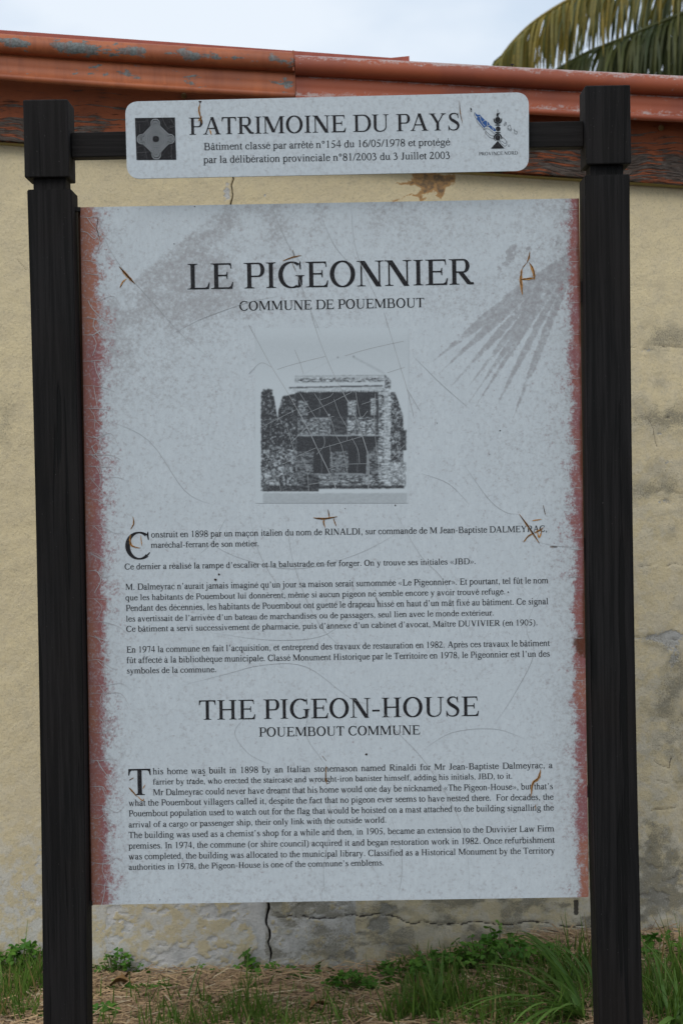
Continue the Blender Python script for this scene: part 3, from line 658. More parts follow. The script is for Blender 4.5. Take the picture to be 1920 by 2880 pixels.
def glyph(ch, q):
    g = Pen(q); T, t, S = 104, 40, 86
    A = {'é': 'e', 'è': 'e', 'ê': 'e', 'â': 'a', 'à': 'a', 'û': 'u', 'ô': 'o', 'ç': 'c', 'î': 'i'}
    if ch in A:
        b = A[ch]; g = glyph(b if b != 'i' else '\u0131', q); c = {'e': 225, 'a': 215, 'u': 245, 'o': 250, 'c': 240, 'i': 139}[b]
        if ch == 'é': g.poly((c - 25, 520), (c + 5, 515), (c + 85, 650), (c + 30, 672))
        elif ch in 'èà': g.poly((c + 25, 520), (c - 5, 515), (c - 85, 650), (c - 30, 672))
        elif ch == 'ç': g.spl([(c, -5, 24), (c - 8, -60, 26), (c + 45, -100, 34), (c + 30, -165, 38), (c - 50, -190, 22)])
        else: g.poly((c - 110, 525), (c - 80, 515), (c, 610), (c, 680), (c - 30, 660)); g.poly((c + 110, 525), (c + 80, 515), (c, 610), (c, 680), (c + 30, 660))
        return g
    up = lambda x, y=450: g.poly((x - S / 2, y - 62), (x - S / 2, y - 20), (x - S / 2 - 72, y - 42), (x - S / 2 - 72, y - 58))
    def flag(x, y, S=S):  # oblique entry serif
        g.poly((x - S / 2 - 78, y - 58), (x - S / 2 - 78, y - 40), (x + S / 2 - 12, y + 5), (x + S / 2, y + 5), (x + S / 2, y - 70), (x - S / 2, y - 85), (x - S / 2 - 8, y - 62), (x - S / 2 - 28, y - 50))
    ft = lambda x: g.foot(x, 0, S, 1, S / 2 + 66, S / 2 + 66)
    if ch == 'A':
        g.dq(108, 8, 352, 674, 40); g.dq(592, 8, 362, 674, 118); g.bar(178, 500, 212, 248); g.foot(104, 0, 36, 1, 92, 100); g.foot(592, 0, 110, 1, 135, 120)
    elif ch == 'B':
        g.stem(160, 0, 662, T, ''); g.foot(160, 0, T, 1, 143, 51); g.foot(160, 662, T, -1, 143, 51); g.bowl(150, 555, 345, 645, 150, 96); g.bowl(150, 610, 17, 345, 165, 102)
    elif ch in 'CG':
        g.arc(372, 331, 290, 328, 52, 300 if ch == 'G' else 312, 114, 34, 1.3); g.poly((594, 468), (618, 468), (606, 676), (588, 676), (560, 600))
        if ch == 'C': g.spl([(560, 85, 34), (600, 120, 26), (632, 160, 20)])
        else: g.stem(590, 60, 318, T, ''); g.foot(590, 318, T, -1, 118, 112); g.spl([(500, 14, 40), (570, 40, 60), (610, 70, 60)])
    elif ch == 'D':
        g.stem(160, 0, 662, T, ''); g.foot(160, 0, T, 1, 143, 51); g.foot(160, 662, T, -1, 143, 51); g.bowl(150, 720, 17, 645, 300, 108)
    elif ch in 'EFL':
        g.stem(158, 0, 662, T, 'b' if ch != 'L' else 't' ); g.foot(158, 0 if ch != 'F' else 662, T, 1 if ch != 'F' else -1, 143, 51)
        if ch != 'L':
            g.foot(158, 662, T, -1, 143, 51); g.bar(150, 546, 628, 662); g.poly((546, 662), (520, 662), (480, 628), (524, 600), (538, 520), (562, 520))
            g.bar(150, 440, 330, 364); g.poly((434, 250), (456, 250), (456, 440), (434, 440), (420, 375), (390, 364), (390, 330), (420, 320))
        if ch != 'F': g.bar(150, 575, 0, 36); g.poly((575, 0), (600, 172), (577, 172), (535, 70), (480, 36), (470, 0))
    elif ch == 'H':
        g.stem(160, 0, 662); g.stem(562, 0, 662); g.bar(160, 562, 318, 356)
    elif ch == 'I': g.stem(166, 0, 662)
    elif ch == 'J':
        g.stem(235, 130, 662, T, 't'); g.spl([(235, 140, T), (225, 60, 80), (165, 5, 36), (90, 10, 40)]); g.dot(72, 40, 48)
    elif ch == 'K':
        g.stem(160, 0, 662); g.dq(205, 300, 560, 645, 52); g.dq(640, 8, 300, 400, 140); g.foot(640, 0, 110, 1, 130, 85); g.foot(565, 662, 40, -1, 120, 100)
    elif ch == 'M':
        g.dq(118, 0, 118, 650, 38); g.foot(118, 0, 38, 1, 105, 105); g.dq(160, 662, 440, 40, 125); g.dq(440, 40, 715, 662, 44); g.stem(745, 0, 662, T, 'b'); g.foot(745, 662, T, -1, 51, 125); g.foot(160, 662, 100, -1, 148, 40)
    elif ch == 'N':
        g.dq(128, 0, 128, 640, 38); g.foot(128, 0, 38, 1, 112, 112); g.dq(598, 0, 598, 650, 38); g.foot(598, 662, 38, -1, 112, 112); g.dq(150, 662, 580, -10, 138); g.foot(140, 662, 90, -1, 130, 40)
    elif ch in 'OQ':
        g.arc(361, 331, 272, 328, 0, 360, 112, 34, 1.25)
        if ch == 'Q': g.spl([(320, -5, 50), (430, -90, 90), (560, -160, 60), (700, -170, 18)])
    elif ch in 'PR':
        g.stem(158, 0, 662, T, 'b'); g.foot(158, 662, T, -1, 143, 51)
        g.bowl(150, 555, 310 if ch == 'P' else 325, 645, 165, 102)
        if ch == 'R': g.dq(560, 8, 310, 335, 132); g.foot(592, 0, 120, 1, 60, 72)
    elif ch == 'S':
        g.spl([(438, 515, 22), (405, 610, 30), (300, 656, 34), (170, 620, 60), (125, 530, 88), (175, 425, 100), (290, 350, 112), (410, 265, 104), (448, 165, 86), (395, 50, 60), (260, 4, 34), (130, 45, 34), (70, 160, 22)])
        g.poly((430, 470), (455, 470), (447, 676), (428, 676), (410, 620)); g.poly((52, 190), (76, 190), (95, 45), (80, -14), (60, -14))
    elif ch == 'T':
        g.stem(306, 0, 662, T, 'b'); g.bar(40, 572, 626, 662); g.poly((28, 662), (95, 662), (110, 626), (70, 590), (46, 500), (22, 500)); g.poly((584, 662), (517, 662), (502, 626), (542, 590), (566, 500), (590, 500))
    elif ch == 'U':
        g.stem(165, 230, 662, T, 't'); g.dq(588, 230, 588, 662, 36); g.foot(588, 662, 36, -1, 108, 108); g.spl([(165, 240, T), (172, 130, 98), (240, 35, 60), (370, 5, 34), (500, 40, 34), (575, 130, 36), (588, 240, 36)])
    elif ch in 'VY':
        if ch == 'V': g.dq(375, -8, 165, 655, 118); g.dq(370, -8, 590, 655, 42)
        else: g.dq(360, 290, 140, 655, 112); g.dq(375, 290, 580, 655, 44); g.stem(361, 0, 320, T, 'b')
        g.foot(140 if ch == 'Y' else 150, 662, 90, -1, 128, 130); g.foot(592, 662, 36, -1, 110, 100)
    elif ch == 'W':
        g.dq(300, -8, 140, 655, 112); g.dq(300, -8, 455, 600, 42); g.dq(640, -8, 470, 655, 112); g.dq(635, -8, 830, 655, 42)
        for x, w in ((125, 90), (455, 90), (835, 36)): g.foot(x, 662, w, -1, 118, 110)
    elif ch == 'X':
        g.dq(590, 8, 140, 655, 125); g.dq(110, 8, 580, 655, 42)
        for x, y, d in ((590, 0, 1), (110, 0, 1), (140, 662, -1), (580, 662, -1)): g.foot(x, y, 60, d, 115, 115)
    elif ch == 'Z':
        g.dq(75, 10, 520, 655, 112); g.bar(40, 575, 628, 662); g.bar(20, 560, 0, 34); g.poly((560, 0), (598, 180), (575, 180), (520, 50)); g.poly((40, 662), (30, 500), (52, 500), (95, 628))
    elif ch == 'a':
        g.spl([(318, 0, S), (318, 320, S), (300, 400, 70), (225, 442, 34), (130, 425, 40), (85, 350, 62)], q + 1); g.dot(90, 345, 40)
        g.spl([(318, 285, 26), (220, 245, 44), (110, 195, 70), (75, 110, 86), (130, 25, 74), (220, 25, 48), (318, 95, 26)]); g.spl([(318, 60, S), (335, 15, 60), (385, 12, 30), (440, 50, 20)])
    elif ch in 'bp':
        if ch == 'b': g.bar(69, 153, 20, 683); flag(111, 678)
        else: g.bar(69, 153, -200, 450); flag(111, 452); g.foot(111, -217, S, 1)
        g.arc(272, 225, 158, 222, 140, -138, 86, 32, 1.2); g.spl([(150, 345, 22), (200, 410, 34), (262, 448, 30)]); 
        if ch == 'b': g.spl([(111, 45, 60), (180, 5, 34), (260, 2, 30)])
        else: g.spl([(140, 60, 22), (190, 15, 30), (260, 2, 30)])
    elif ch in 'dq':
        g.arc(230, 225, 158, 222, 42, 320, 86, 32, 1.2)
        if ch == 'd': g.bar(340, 424, 40, 683); flag(382, 678); g.poly((382, -8), (424, 0), (490, 26), (490, 44), (424, 60), (345, 60))
        else: g.bar(340, 424, -200, 455); g.foot(382, -217, S, 1)
        g.spl([(350, 340, 22), (300, 420, 30), (235, 448, 28)]); g.spl([(350, 80, 24), (300, 20, 36), (230, 6, 40)])
    elif ch in 'ceo':
        if ch == 'o': g.arc(250, 225, 180, 218, 0, 360, 86, 30, 1.25)
        elif ch == 'c': g.arc(240, 225, 170, 220, 62, 312, 86, 30, 1.3); g.dot(355, 345, 44); g.spl([(310, 430, 34), (370, 400, 44), (375, 350, 50)]); g.spl([(345, 50, 40), (385, 85, 26), (412, 140, 18)])
        else: g.arc(240, 225, 172, 220, 12, 318, 86, 30, 1.3); g.bar(95, 405, 262, 292); g.spl([(350, 55, 42), (395, 95, 26), (424, 155, 18)]); g.spl([(372, 285, 66), (360, 360, 62), (310, 425, 40)])
    elif ch == 'f':
        g.bar(103, 187, 0, 520); g.foot(145, 0, S, 1, 120, 135); g.bar(20, 310, 418, 450); g.spl([(145, 500, S), (165, 610, 70), (240, 664, 32), (320, 655, 36)]); g.dot(335, 628, 42)
    elif ch == 'g':
        g.arc(235, 300, 140, 145, 0, 360, 76, 30, 1.25); g.spl([(330, 405, 30), (400, 415, 36), (470, 415, 36)]); g.spl([(150, 185, 24), (100, 120, 46), (130, 60, 60), (260, 45, 74), (400, 30, 74), (440, -60, 66), (370, -165, 40), (220, -205, 32), (80, -175, 44), (50, -105, 50), (110, -30, 30), (160, 10, 22)])
    elif ch == 'h': g.bar(63, 147, 0, 683); flag(105, 678); ft(105); g.spl([(145, 350, 24), (210, 425, 40), (300, 435, 50), (365, 370, 74), (378, 300, S), (378, 0, S)]); ft(378)
    elif ch == 'i' or ch == '\u0131':
        g.bar(97, 181, 0, 450); flag(139, 455); ft(139)
        if ch == 'i': g.dot(136, 625, 54)
    elif ch == 'j': g.bar(97, 181, -60, 450); flag(139, 455); g.dot(138, 625, 54); g.spl([(139, -50, S), (125, -160, 60), (60, -205, 32), (-20, -190, 36)]); g.dot(-25, -165, 42)
    elif ch == 'k': g.bar(63, 147, 0, 683); flag(105, 678); ft(105); g.dq(160, 220, 370, 430, 40); g.dq(430, 8, 230, 275, 104); g.foot(430, 0, 80, 1, 110, 75); g.foot(380, 450, 30, -1, 100, 85)
    elif ch == 'l': g.bar(95, 179, 0, 683); flag(137, 678); ft(137)
    elif ch in 'mn':
        g.bar(64, 148, 0, 450); flag(106, 455); ft(106)
        for k in range(2 if ch == 'm' else 1):
            o = k * 275 * (1.0); g.spl([(146 + o, 350, 24), (205 + o, 425, 40), (295 + o, 435, 50), (362 + o, 370, 74), (376 + o, 300, S), (376 + o, 0, S)]); ft(376 + o)
    elif ch == 'r': g.bar(78, 162, 0, 450); flag(120, 455); g.foot(120, 0, S, 1, 110, 125); g.spl([(160, 350, 24), (215, 420, 40), (285, 425, 56)]); g.dot(295, 405, 46)
    elif ch == 's':
        g.spl([(310, 350, 20), (280, 415, 28), (200, 442, 30), (115, 400, 62), (120, 310, 80), (220, 240, 84), (310, 165, 82), (315, 65, 64), (220, 8, 30), (110, 30, 32), (62, 120, 20)]); g.poly((300, 310), (322, 310), (316, 455), (300, 455)); g.poly((48, 150), (68, 150), (80, 20), (66, -8), (52, -8))
    elif ch == 't': g.spl([(119, 440, S), (119, 120, S), (135, 40, 70), (190, 15, 44), (255, 50, 24), (268, 72, 18)]); g.bar(18, 258, 418, 450); g.poly((18, 428), (110, 520), (150, 578), (161, 578), (161, 428))
    elif ch == 'u': g.spl([(115, 440, S), (115, 140, S), (140, 50, 74), (215, 22, 50), (300, 50, 34), (352, 110, 24)]); g.poly((10, 450), (157, 450), (157, 380), (73, 400), (60, 430), (10, 432)); g.bar(340, 424, 40, 450); g.poly((255, 450), (424, 450), (424, 380), (340, 400), (320, 430), (255, 432)); g.poly((382, -8), (424, 0), (485, 30), (485, 48), (424, 60), (345, 60))
    elif ch in 'vy':
        g.dq(262, -10, 105, 440, 92); g.dq(262, -10, 400, 440, 34); g.foot(105, 450, 60, -1, 90, 95); g.foot(405, 450, 24, -1, 80, 75)
        if ch == 'y': g.spl([(262, 10, 50), (215, -110, 34), (150, -190, 36), (70, -190, 44)]); g.dot(60, -175, 42)
    elif ch == 'w':
        g.dq(235, -10, 95, 440, 90); g.dq(235, -10, 350, 410, 32); g.dq(490, -10, 350, 440, 90); g.dq(490, -10, 625, 440, 32)
        for x, w in ((95, 60), (345, 60), (628, 24)): g.foot(x, 450, w, -1, 82, 80)
    elif ch == 'x':
        g.dq(390, 8, 110, 442, 92); g.dq(85, 8, 395, 442, 32)
        for x, y, d in ((395, 0, 1), (85, 0, 1), (110, 450, -1), (390, 450, -1)): g.foot(x, y, 36, d, 80, 82)
    elif ch == 'z': g.dq(80, 10, 350, 440, 86); g.bar(40, 400, 420, 450); g.bar(30, 400, 0, 30); g.poly((400, 0), (424, 130), (405, 130), (350, 30)); g.poly((40, 450), (34, 330), (52, 330), (90, 420))
    elif ch == '0': g.arc(250, 331, 178, 328, 0, 360, 84, 34, 1.3)
    elif ch == '1': g.stem(255, 0, 676, 84, 'b'); g.poly((112, 590), (120, 572), (213, 610), (213, 560), (297, 560), (297, 676))
    elif ch == '2': g.spl([(60, 500, 30), (100, 610, 46), (220, 640, 56), (330, 580, 86), (340, 450, 88), (270, 320, 70), (150, 170, 52), (50, 40, 44)]); g.bar(30, 440, 0, 74); g.poly((440, 0), (475, 140), (455, 140), (400, 74))
    elif ch == '3': g.spl([(55, 520, 28), (110, 615, 44), (220, 640, 52), (320, 580, 78), (310, 470, 74), (190, 365, 34)]); g.spl([(190, 365, 30), (310, 340, 66), (385, 250, 86), (370, 110, 84), (270, 20, 56), (150, 5, 46), (60, 30, 54)])
    elif ch == '4': g.bar(292, 372, 0, 676); g.bar(12, 470, 165, 232); g.poly((12, 232), (45, 232), (310, 640), (340, 676), (292, 676), (12, 240))
    elif ch == '5': g.poly((140, 590), (395, 590), (438, 680), (425, 688), (400, 662), (170, 662)); g.poly((140, 590), (170, 662), (120, 470), (70, 395), (85, 380)); g.spl([(75, 395, 50), (210, 375, 74), (340, 300, 90), (375, 180, 86), (310, 60, 64), (180, 5, 44), (50, 30, 54)])
    elif ch == '6': g.arc(250, 205, 176, 205, 0, 360, 80, 34, 1.3); g.spl([(75, 230, 84), (105, 400, 80), (220, 570, 56), (440, 678, 20)])
    elif ch == '7': g.bar(40, 449, 590, 662); g.poly((40, 590), (75, 590), (45, 500), (22, 505)); g.dq(255, -8, 415, 650, 62)
    elif ch == '8': g.arc(250, 505, 148, 155, 0, 360, 72, 32, 1.3); g.arc(250, 175, 172, 178, 0, 360, 80, 32, 1.3); g.spl([(150, 430, 60), (250, 345, 90), (360, 250, 60)])
    elif ch == '9': g.arc(250, 455, 176, 205, 0, 360, 80, 34, 1.3); g.spl([(425, 430, 84), (395, 260, 80), (280, 90, 56), (60, -15, 20)])
    elif ch == '.': g.dot(125, 45, 58)
    elif ch == ',': g.dot(125, 45, 56); g.spl([(150, 50, 50), (155, -30, 36), (95, -125, 16)])
    elif ch == "'": g.dot(165, 610, 56); g.spl([(190, 615, 50), (195, 540, 36), (135, 445, 16)])
    elif ch == '-': g.bar(39, 290, 200, 260)
    elif ch == '/': g.dq(10, -14, 268, 676, 60)
    elif ch == '(': g.spl([(300, 672, 14), (150, 520, 56), (105, 250, 84), (150, -20, 56), (300, -172, 14)])
    elif ch == ')': g.spl([(33, 672, 14), (183, 520, 56), (228, 250, 84), (183, -20, 56), (33, -172, 14)])
    elif ch == '\u00b0': g.arc(200, 530, 105, 105, 0, 360, 50, 50)
    elif ch in '\u00ab\u00bb':
        for o in (0, 190):
            if ch == '\u00ab': g.poly((250 + o, 410), (210 + o, 410), (50 + o, 240), (50 + o, 215), (210 + o, 45), (250 + o, 45), (110 + o, 228))
            else: g.poly((60 + o, 410), (100 + o, 410), (260 + o, 240), (260 + o, 215), (100 + o, 45), (60 + o, 45), (200 + o, 228))
    return g
CACHE = {}
def text_obj(name, parent, Y, lines, mat, q, words=False):
    m = MB()
    for (s, xl, yl_, xr, yr, em) in lines:
        a0 = un(xl, yl_, Y); a1 = un(xr, yr, Y); Lw = math.hypot(a1[0] - a0[0], a1[1] - a0[1]); ux, uz = (a1[0] - a0[0]) / Lw, (a1[1] - a0[1]) / Lw
        nat = sum(ADV[c] for c in s) / 1000.; mpp = Lw / math.hypot(xr - xl, yr - yl_)
        nsp = s.count(' ')
        if em: e = em * mpp; extra = (Lw - nat * e) / max(nsp, 1); hs = 1.0
        else: e = Lw / nat; extra = 0; hs = 1.0
        if em and (extra < -.09 * e or nsp == 0): hs = Lw / (nat * e); extra = 0
        vs = e
        if em and hs != 1.0 and hs < 1: pass
        x = 0.0
        for ch in s:
            if ch != ' ':
                if (ch, q) not in CACHE: CACHE[(ch, q)] = glyph(ch, q).P
                for k, P in enumerate(CACHE[(ch, q)]):
                    yy = Y - .0006 - .00003 * k
                    f = lambda p: (a0[0] + (x + p[0] / 1000 * e * hs) * ux - p[1] / 1000 * vs * uz, yy, a0[1] + (x + p[0] / 1000 * e * hs) * uz + p[1] / 1000 * vs * ux)
                    if P[0] == 'strip':
                        L, R = P[1], P[2]; n = len(L); m.add([f(p) for p in L] + [f(p) for p in R], [(i, i + 1, n + i + 1, n + i) for i in range(n - 1)])
                    else: m.add([f(p) for p in P], [tuple(range(len(P)))])
            elif words: m.build(name, mat, parent); m = MB()
            x += ADV[ch] / 1000 * e * hs + (extra if ch == ' ' else 0)
    return m.build(name, mat, parent)
F = PYF
text_obj('title_word', hdr, HYF, [('PATRIMOINE DU PAYS', 531, 379, 1296, 365.5, 0)], M['ink'], 7, True)
text_obj('lettering', hdr, HYF, [("Bâtiment classé par arrêté n°154 du 16/05/1978 et protégé", 573, 422, 1265, 408.5, 0), ("par la délibération provinciale n°81/2003 du 3 Juillet 2003", 572, 458.7, 1266, 446, 0)], M['body'], 4)
text_obj('lettering', hdr, HYF, [('PROVINCE NORD', 1345.5, 437, 1455, 434, 0)], M['thinline'], 4)
text_obj('title_word', panel, F, [('LE PIGEONNIER', 526, 814, 1332, 799.5, 0)], M['ink'], 8, True)
text_obj('subtitle_lettering', panel, F, [('COMMUNE DE POUEMBOUT', 672.5, 873.5, 1193, 863.7, 0)], M['ink'], 5)
text_obj('drop_capital', panel, F, [('C', 351, 1572.5, 426, 1571.2, 0)], M['ink'], 7)
EM = 26.0
text_obj('paragraph_lettering', panel, F, [
 ("onstruit en 1898 par un maçon italien du nom de RINALDI, sur commande de M Jean-Baptiste DALMEYRAC,", 425, 1511.5, 1538, 1495, EM),
 ("maréchal-ferrant de son métier.", 425, 1540.5, 729.5, 1536, 0)], M['body'], 3)
text_obj('paragraph_lettering', panel, F, [("Ce dernier a réalisé la rampe d'escalier et la balustrade en fer forger. On y trouve ses initiales «JBD».", 350.5, 1601.5, 1338, 1586, 0)], M['body'], 3)
text_obj('paragraph_lettering', panel, F, [
 ("M. Dalmeyrac n'aurait jamais imaginé qu'un jour sa maison serait surnommée «Le Pigeonnier». Et pourtant, tel fût le nom", 353, 1659, 1541, 1640, EM),
 ("que les habitants de Pouembout lui donnèrent, même si aucun pigeon ne semble encore y avoir trouvé refuge.", 353, 1688.4, 1421, 1671, 0),
 ("Pendant des décennies, les habitants de Pouembout ont guetté le drapeau hissé en haut d'un mât fixé au bâtiment. Ce signal", 354, 1718.4, 1541, 1699, EM),
 ("les avertissait de l'arrivée d'un bateau de marchandises ou de passagers, seul lien avec le monde extérieur.", 354.5, 1748, 1388.5, 1730.7, 0),
 ("Ce bâtiment a servi successivement de pharmacie, puis d'annexe d'un cabinet d'avocat, Maître DUVIVIER (en 1905).", 355, 1776.6, 1511.5, 1758, 0)], M['body'], 3)
text_obj('paragraph_lettering', panel, F, [
 ("En 1974 la commune en fait l'acquisition, et entreprend des travaux de restauration en 1982. Après ces travaux le bâtiment", 356, 1835.4, 1545, 1816.4, EM),
 ("fût affecté à la bibliothèque municipale. Classé Monument Historique par le Territoire en 1978, le Pigeonnier est l'un des", 356, 1865, 1545.3, 1846.4, EM),
 ("symboles de la commune.", 356.5, 1894, 609.5, 1890, 0)], M['body'], 3)
text_obj('title_word', panel, F, [('THE PIGEON-HOUSE', 558.5, 2024.5, 1346.5, 2013, 0)], M['ink'], 8, True)
text_obj('subtitle_lettering', panel, F, [('POUEMBOUT COMMUNE', 727.5, 2071.5, 1181, 2065, 0)], M['ink'], 5)
text_obj('drop_capital', panel, F, [('T', 360, 2236.4, 428, 2235.2, 0)], M['ink'], 7)
text_obj('paragraph_lettering', panel, F, [
 ("his home was built in 1898 by an Italian stonemason named Rinaldi for Mr Jean-Baptiste Dalmeyrac, a", 430, 2177.6, 1553, 2159.8, EM),
 ("farrier by trade, who erected the staircase and wrought-iron banister himself, adding his initials, JBD, to it.", 430, 2206.4, 1440.5, 2189.5, 0),
 ("Mr Dalmeyrac could never have dreamt that his home would one day be nicknamed «The Pigeon-House», but that's", 430.5, 2236.4, 1554, 2219, EM),
 ("what the Pouembout villagers called it, despite the fact that no pigeon ever seems to have nested there.  For decades, the", 362, 2266.4, 1555.5, 2249, EM),
 ("Pouembout population used to watch out for the flag that would be hoisted on a mast attached to the building signalling the", 362, 2296, 1556, 2279, EM),
 ("arrival of a cargo or passenger ship, their only link with the outside world.", 362, 2327, 1087, 2313, 0)], M['body'], 3)
text_obj('paragraph_lettering', panel, F, [
 ("The building was used as a chemist's shop for a while and then, in 1905, became an extension to the Duvivier Law Firm", 362, 2357, 1557.5, 2338, EM),
 ("premises. In 1974, the commune (or shire council) acquired it and began restoration work in 1982. Once refurbishment", 362, 2387, 1558.7, 2369.9, EM),
 ("was completed, the building was allocated to the municipal library. Classified as a Historical Monument by the Territory", 362, 2417, 1559.5, 2399.9, EM),
 ("authorities in 1978, the Pigeon-House is one of the commune's emblems.", 362, 2446.4, 1080.5, 2433.5, 0)], M['body'], 3)

# ------------------------------------------------------------------ printed house photograph
def cp_(u, v): return 700 + u / 3.2667, 880 + v / 3.2667
nu, nv = 300, 350
Uc, Vc = np.meshgrid(np.linspace(60, 1462, nu), np.linspace(1748, 140, nv))
hf = rng.rand(nv, nu); h2 = fbm(Uc / 13, Vc / 11, 201, 3); h3 = fbm(Uc / 26, Vc / 16, 203, 3); h4 = fbm(Uc / 60, Vc / 60, 205, 3)
D = .02 + .05 * h2 + .06 * sstep(140, 300, Vc) * (1 - sstep(300, 700, Vc)) + 0 * Uc; spk = np.clip((h2 - .5) * 2.6 + (hf - .5) * 1.3 - .12, -1, 1)
Uo, Vo = Uc, Vc; Uc = Uc + 12 * (h3 - .5) + 6 * (h2 - .5); Vc = Vc + 9 * (fbm(Uo / 30, Vo / 30, 209, 3) - .5)
def put(mask, val, s=.0):
    global D, SP
    D = np.where(mask, val, D); SP = np.where(mask, s, SP)
wv = 14 * (h3 - .5); SP = 0 * Uc
T1 = (Uc > 112) & (Uc < 175 + np.clip((Vc - 690) / 400, 0, 1) * 70 + wv + 40 * (Vc > 760)) & (Vc > 690 + np.abs(Uc - 180) * .6 + wv) & (Vc < 1640)
T1 |= (Uc > 112) & (Uc < 215 + wv) & (Vc > 700 + wv) & (Vc < 1640) & (Uc > 130)
T2 = (Uc > 270 + np.clip((900 - Vc) / 160, 0, 1) * 45 + wv) & (Uc < 440) & (Vc > 735 + np.clip((430 - Uc) * .25, 0, 60) + wv) & (Vc < 1640)
T3 = (Uc > 1290) & (Uc < 1330 + np.clip((Vc - 700) / 250, 0, 1) * 85 + wv) & (Vc > 725 + wv) & (Vc < 1380)
put(T1, .88, .42); put(T2, .86, .45); put(T3, .78, .5)
put((Uc > 1390) & (Uc < 1443) & (Vc > 1075 + wv) & (Vc < 1265), .85, .2)
put((Uc > 115) & (Uc < 530) & (Vc > 1255 + wv) & (Vc < 1640), .66 + .22 * (h4 - .5) * 3, .5)
put((Uc > 1300) & (Uc < 1440) & (Vc > 1370) & (Vc < 1600), .42 + .3 * (h3 - .5), .5)
put((Uc > 430) & (Uc < 1300) & (Vc > 690) & (Vc < 1615), .70, .3)
put((Uc > 1185) & (Uc < 1300) & (Vc > 690) & (Vc < 1600), .45, .5)
put((Uc > 1240) & (Uc < 1300) & (Vc > 640) & (Vc < 1590), .26, .35)
put((Uc > 440) & (Uc < 1175) & (Vc > 728) & (Vc < 950), .93, .08)
put((Uc > 450) & (Uc < 540) & (Vc > 810) & (Vc < 945), .60, .4)
put((Uc > 905) & (Uc < 985) & (Vc > 800 + wv) & (Vc < 1120), .42, .4)
put((Uc > 1115) & (Uc < 1165) & (Vc > 780) & (Vc < 940), .45, .4)
put((Uc > 440) & (Uc < 1175) & (Vc > 955) & (Vc < 1128), .60, .42); put((Uc > 745) & (Uc < 900) & (Vc > 955) & (Vc < 1120), .85, .15)
put((Uc > 905) & (Uc < 1160) & (Vc > 980) & (Vc < 1120), .42, .5)
put((Uc > 430) & (Uc < 1190) & (Vc > 942) & (Vc < 960), .9); put((Uc > 430) & (Uc < 446) & (Vc > 730) & (Vc < 1130), .92); put((Uc > 1170) & (Uc < 1186) & (Vc > 730) & (Vc < 1130), .9)
put((Uc > 440) & (Uc < 1190) & (Vc > 1120) & (Vc < 1130), .3)
put((Uc > 440) & (Uc < 1205 - (Vc - 1130) * .5) & (Vc > 1132) & (Vc < 1270), .93, .1)
put((Uc > 470) & (Uc < 590) & (Vc > 1270) & (Vc < 1480), .72, .35)
put((Uc > 592) & (Uc < 745) & (Vc > 1255) & (Vc < 1475), .96); put((Uc > 912) & (Uc < 1078) & (Vc > 1230) & (Vc < 1478), .95)
put((Uc > 570) & (Uc < 1090) & (Vc > 1475) & (Vc < 1484), .35); put((Uc > 1078) & (Uc < 1092) & (Vc > 1300) & (Vc < 1480), .4)
put((Uc > 520) & (Uc < 1200) & (Vc > 1490) & (Vc < 1590), .58, .45); put((Uc > 510) & (Uc < 640) & (Vc > 1485) & (Vc < 1600), .85, .2)
for c_ in range(9): put((np.abs(Uc - (470 + c_ * 86)) < 3) & (Vc > 960) & (Vc < 1125), .85)
for (a0_, b0_) in (((455, 1115), (560, 965)), ((560, 1115), (455, 965)), ((920, 1115), (1050, 965)), ((1050, 1115), (920, 965)), ((1055, 1115), (1165, 965)), ((1165, 1115), (1055, 965))): put(segdist(Uc, Vc, [a0_, b0_]) < 4, .88)
put((np.abs(Uc - 668) < 4) & (Vc > 1260) & (Vc < 1470), .7); put((np.abs(Uc - 995) < 4) & (Vc > 1235) & (Vc < 1470), .75); put((np.abs(Uc - 650) < 5) & (Vc > 760) & (Vc < 940), .72); put((Uc > 545) & (Uc < 745) & (np.abs(Vc - 850) < 4), .8)
put((Uc > 128) & (Uc < 1425) & (Vc > 1585) & (Vc < 1640 - (Uc > 640) * 28), .88, .2)
put((Uc > 128) & (Uc < 1450) & (Vc > 1640 - (Uc > 640) * 25) & (Vc < 1655), .03); put((Uc > 128) & (Uc < 1450) & (Vc >= 1655), .24, .05)
put((Uc > 370) & (Uc < 1243) & (Vc > 645) & (Vc < 684), .04); put((Uc > 420) & (Uc < 1243) & (Vc > 578) & (Vc < 645), .12, .1)
put((Uc > 425) & (Uc < 1240) & (Vc > 598 - (Uc - 425) * .01) & (Vc < 640 - (Uc - 425) * .012), .45, .5); put((Uc > 420) & (Uc < 1243) & (np.abs(Vc - 583 + (Uc - 420) * .012) < 3), .45)
put((Uc > 1243) & (Uc < 1300) & (Vc > 560 + (Uc - 1243) * 1.2) & (Vc < 690), .48, .4)
put((Uc > 368) & (Uc < 1225) & (np.abs(Vc - 686 + (Uc - 368) * .02) < 6), .85)
put((Uc > 370) & (Uc < 1228) & (Vc > 693 - (Uc - 368) * .02) & (Vc < 722 - (Uc - 368) * .012 + 10 * (np.sin(Uc * 2 * math.pi / 24) > 0)), .16, .15)
for a_, b_ in (((810, 410), (955, 402)), ((960, 402), (1245, 550)), ((810, 410), (480, 572)), ((960, 412), (1235, 558))):
    d = segdist(Uc, Vc, [a_, b_]); put((d < 3.2), .26 if a_[0] > 850 else .14)
for a_ in ((812, 408), (957, 400)): put(np.hypot(Uc - a_[0], Vc - a_[1]) < 8, .5)
put(np.hypot(Uc - 737, Vc - 935) < 9, .05)
def blur(A, k):
    for _ in range(k):
        B = np.pad(A, 1, mode='edge'); A = (B[1:-1, 1:-1] * 2 + B[:-2, 1:-1] + B[2:, 1:-1] + B[1:-1, :-2] + B[1:-1, 2:]) / 6
    return A
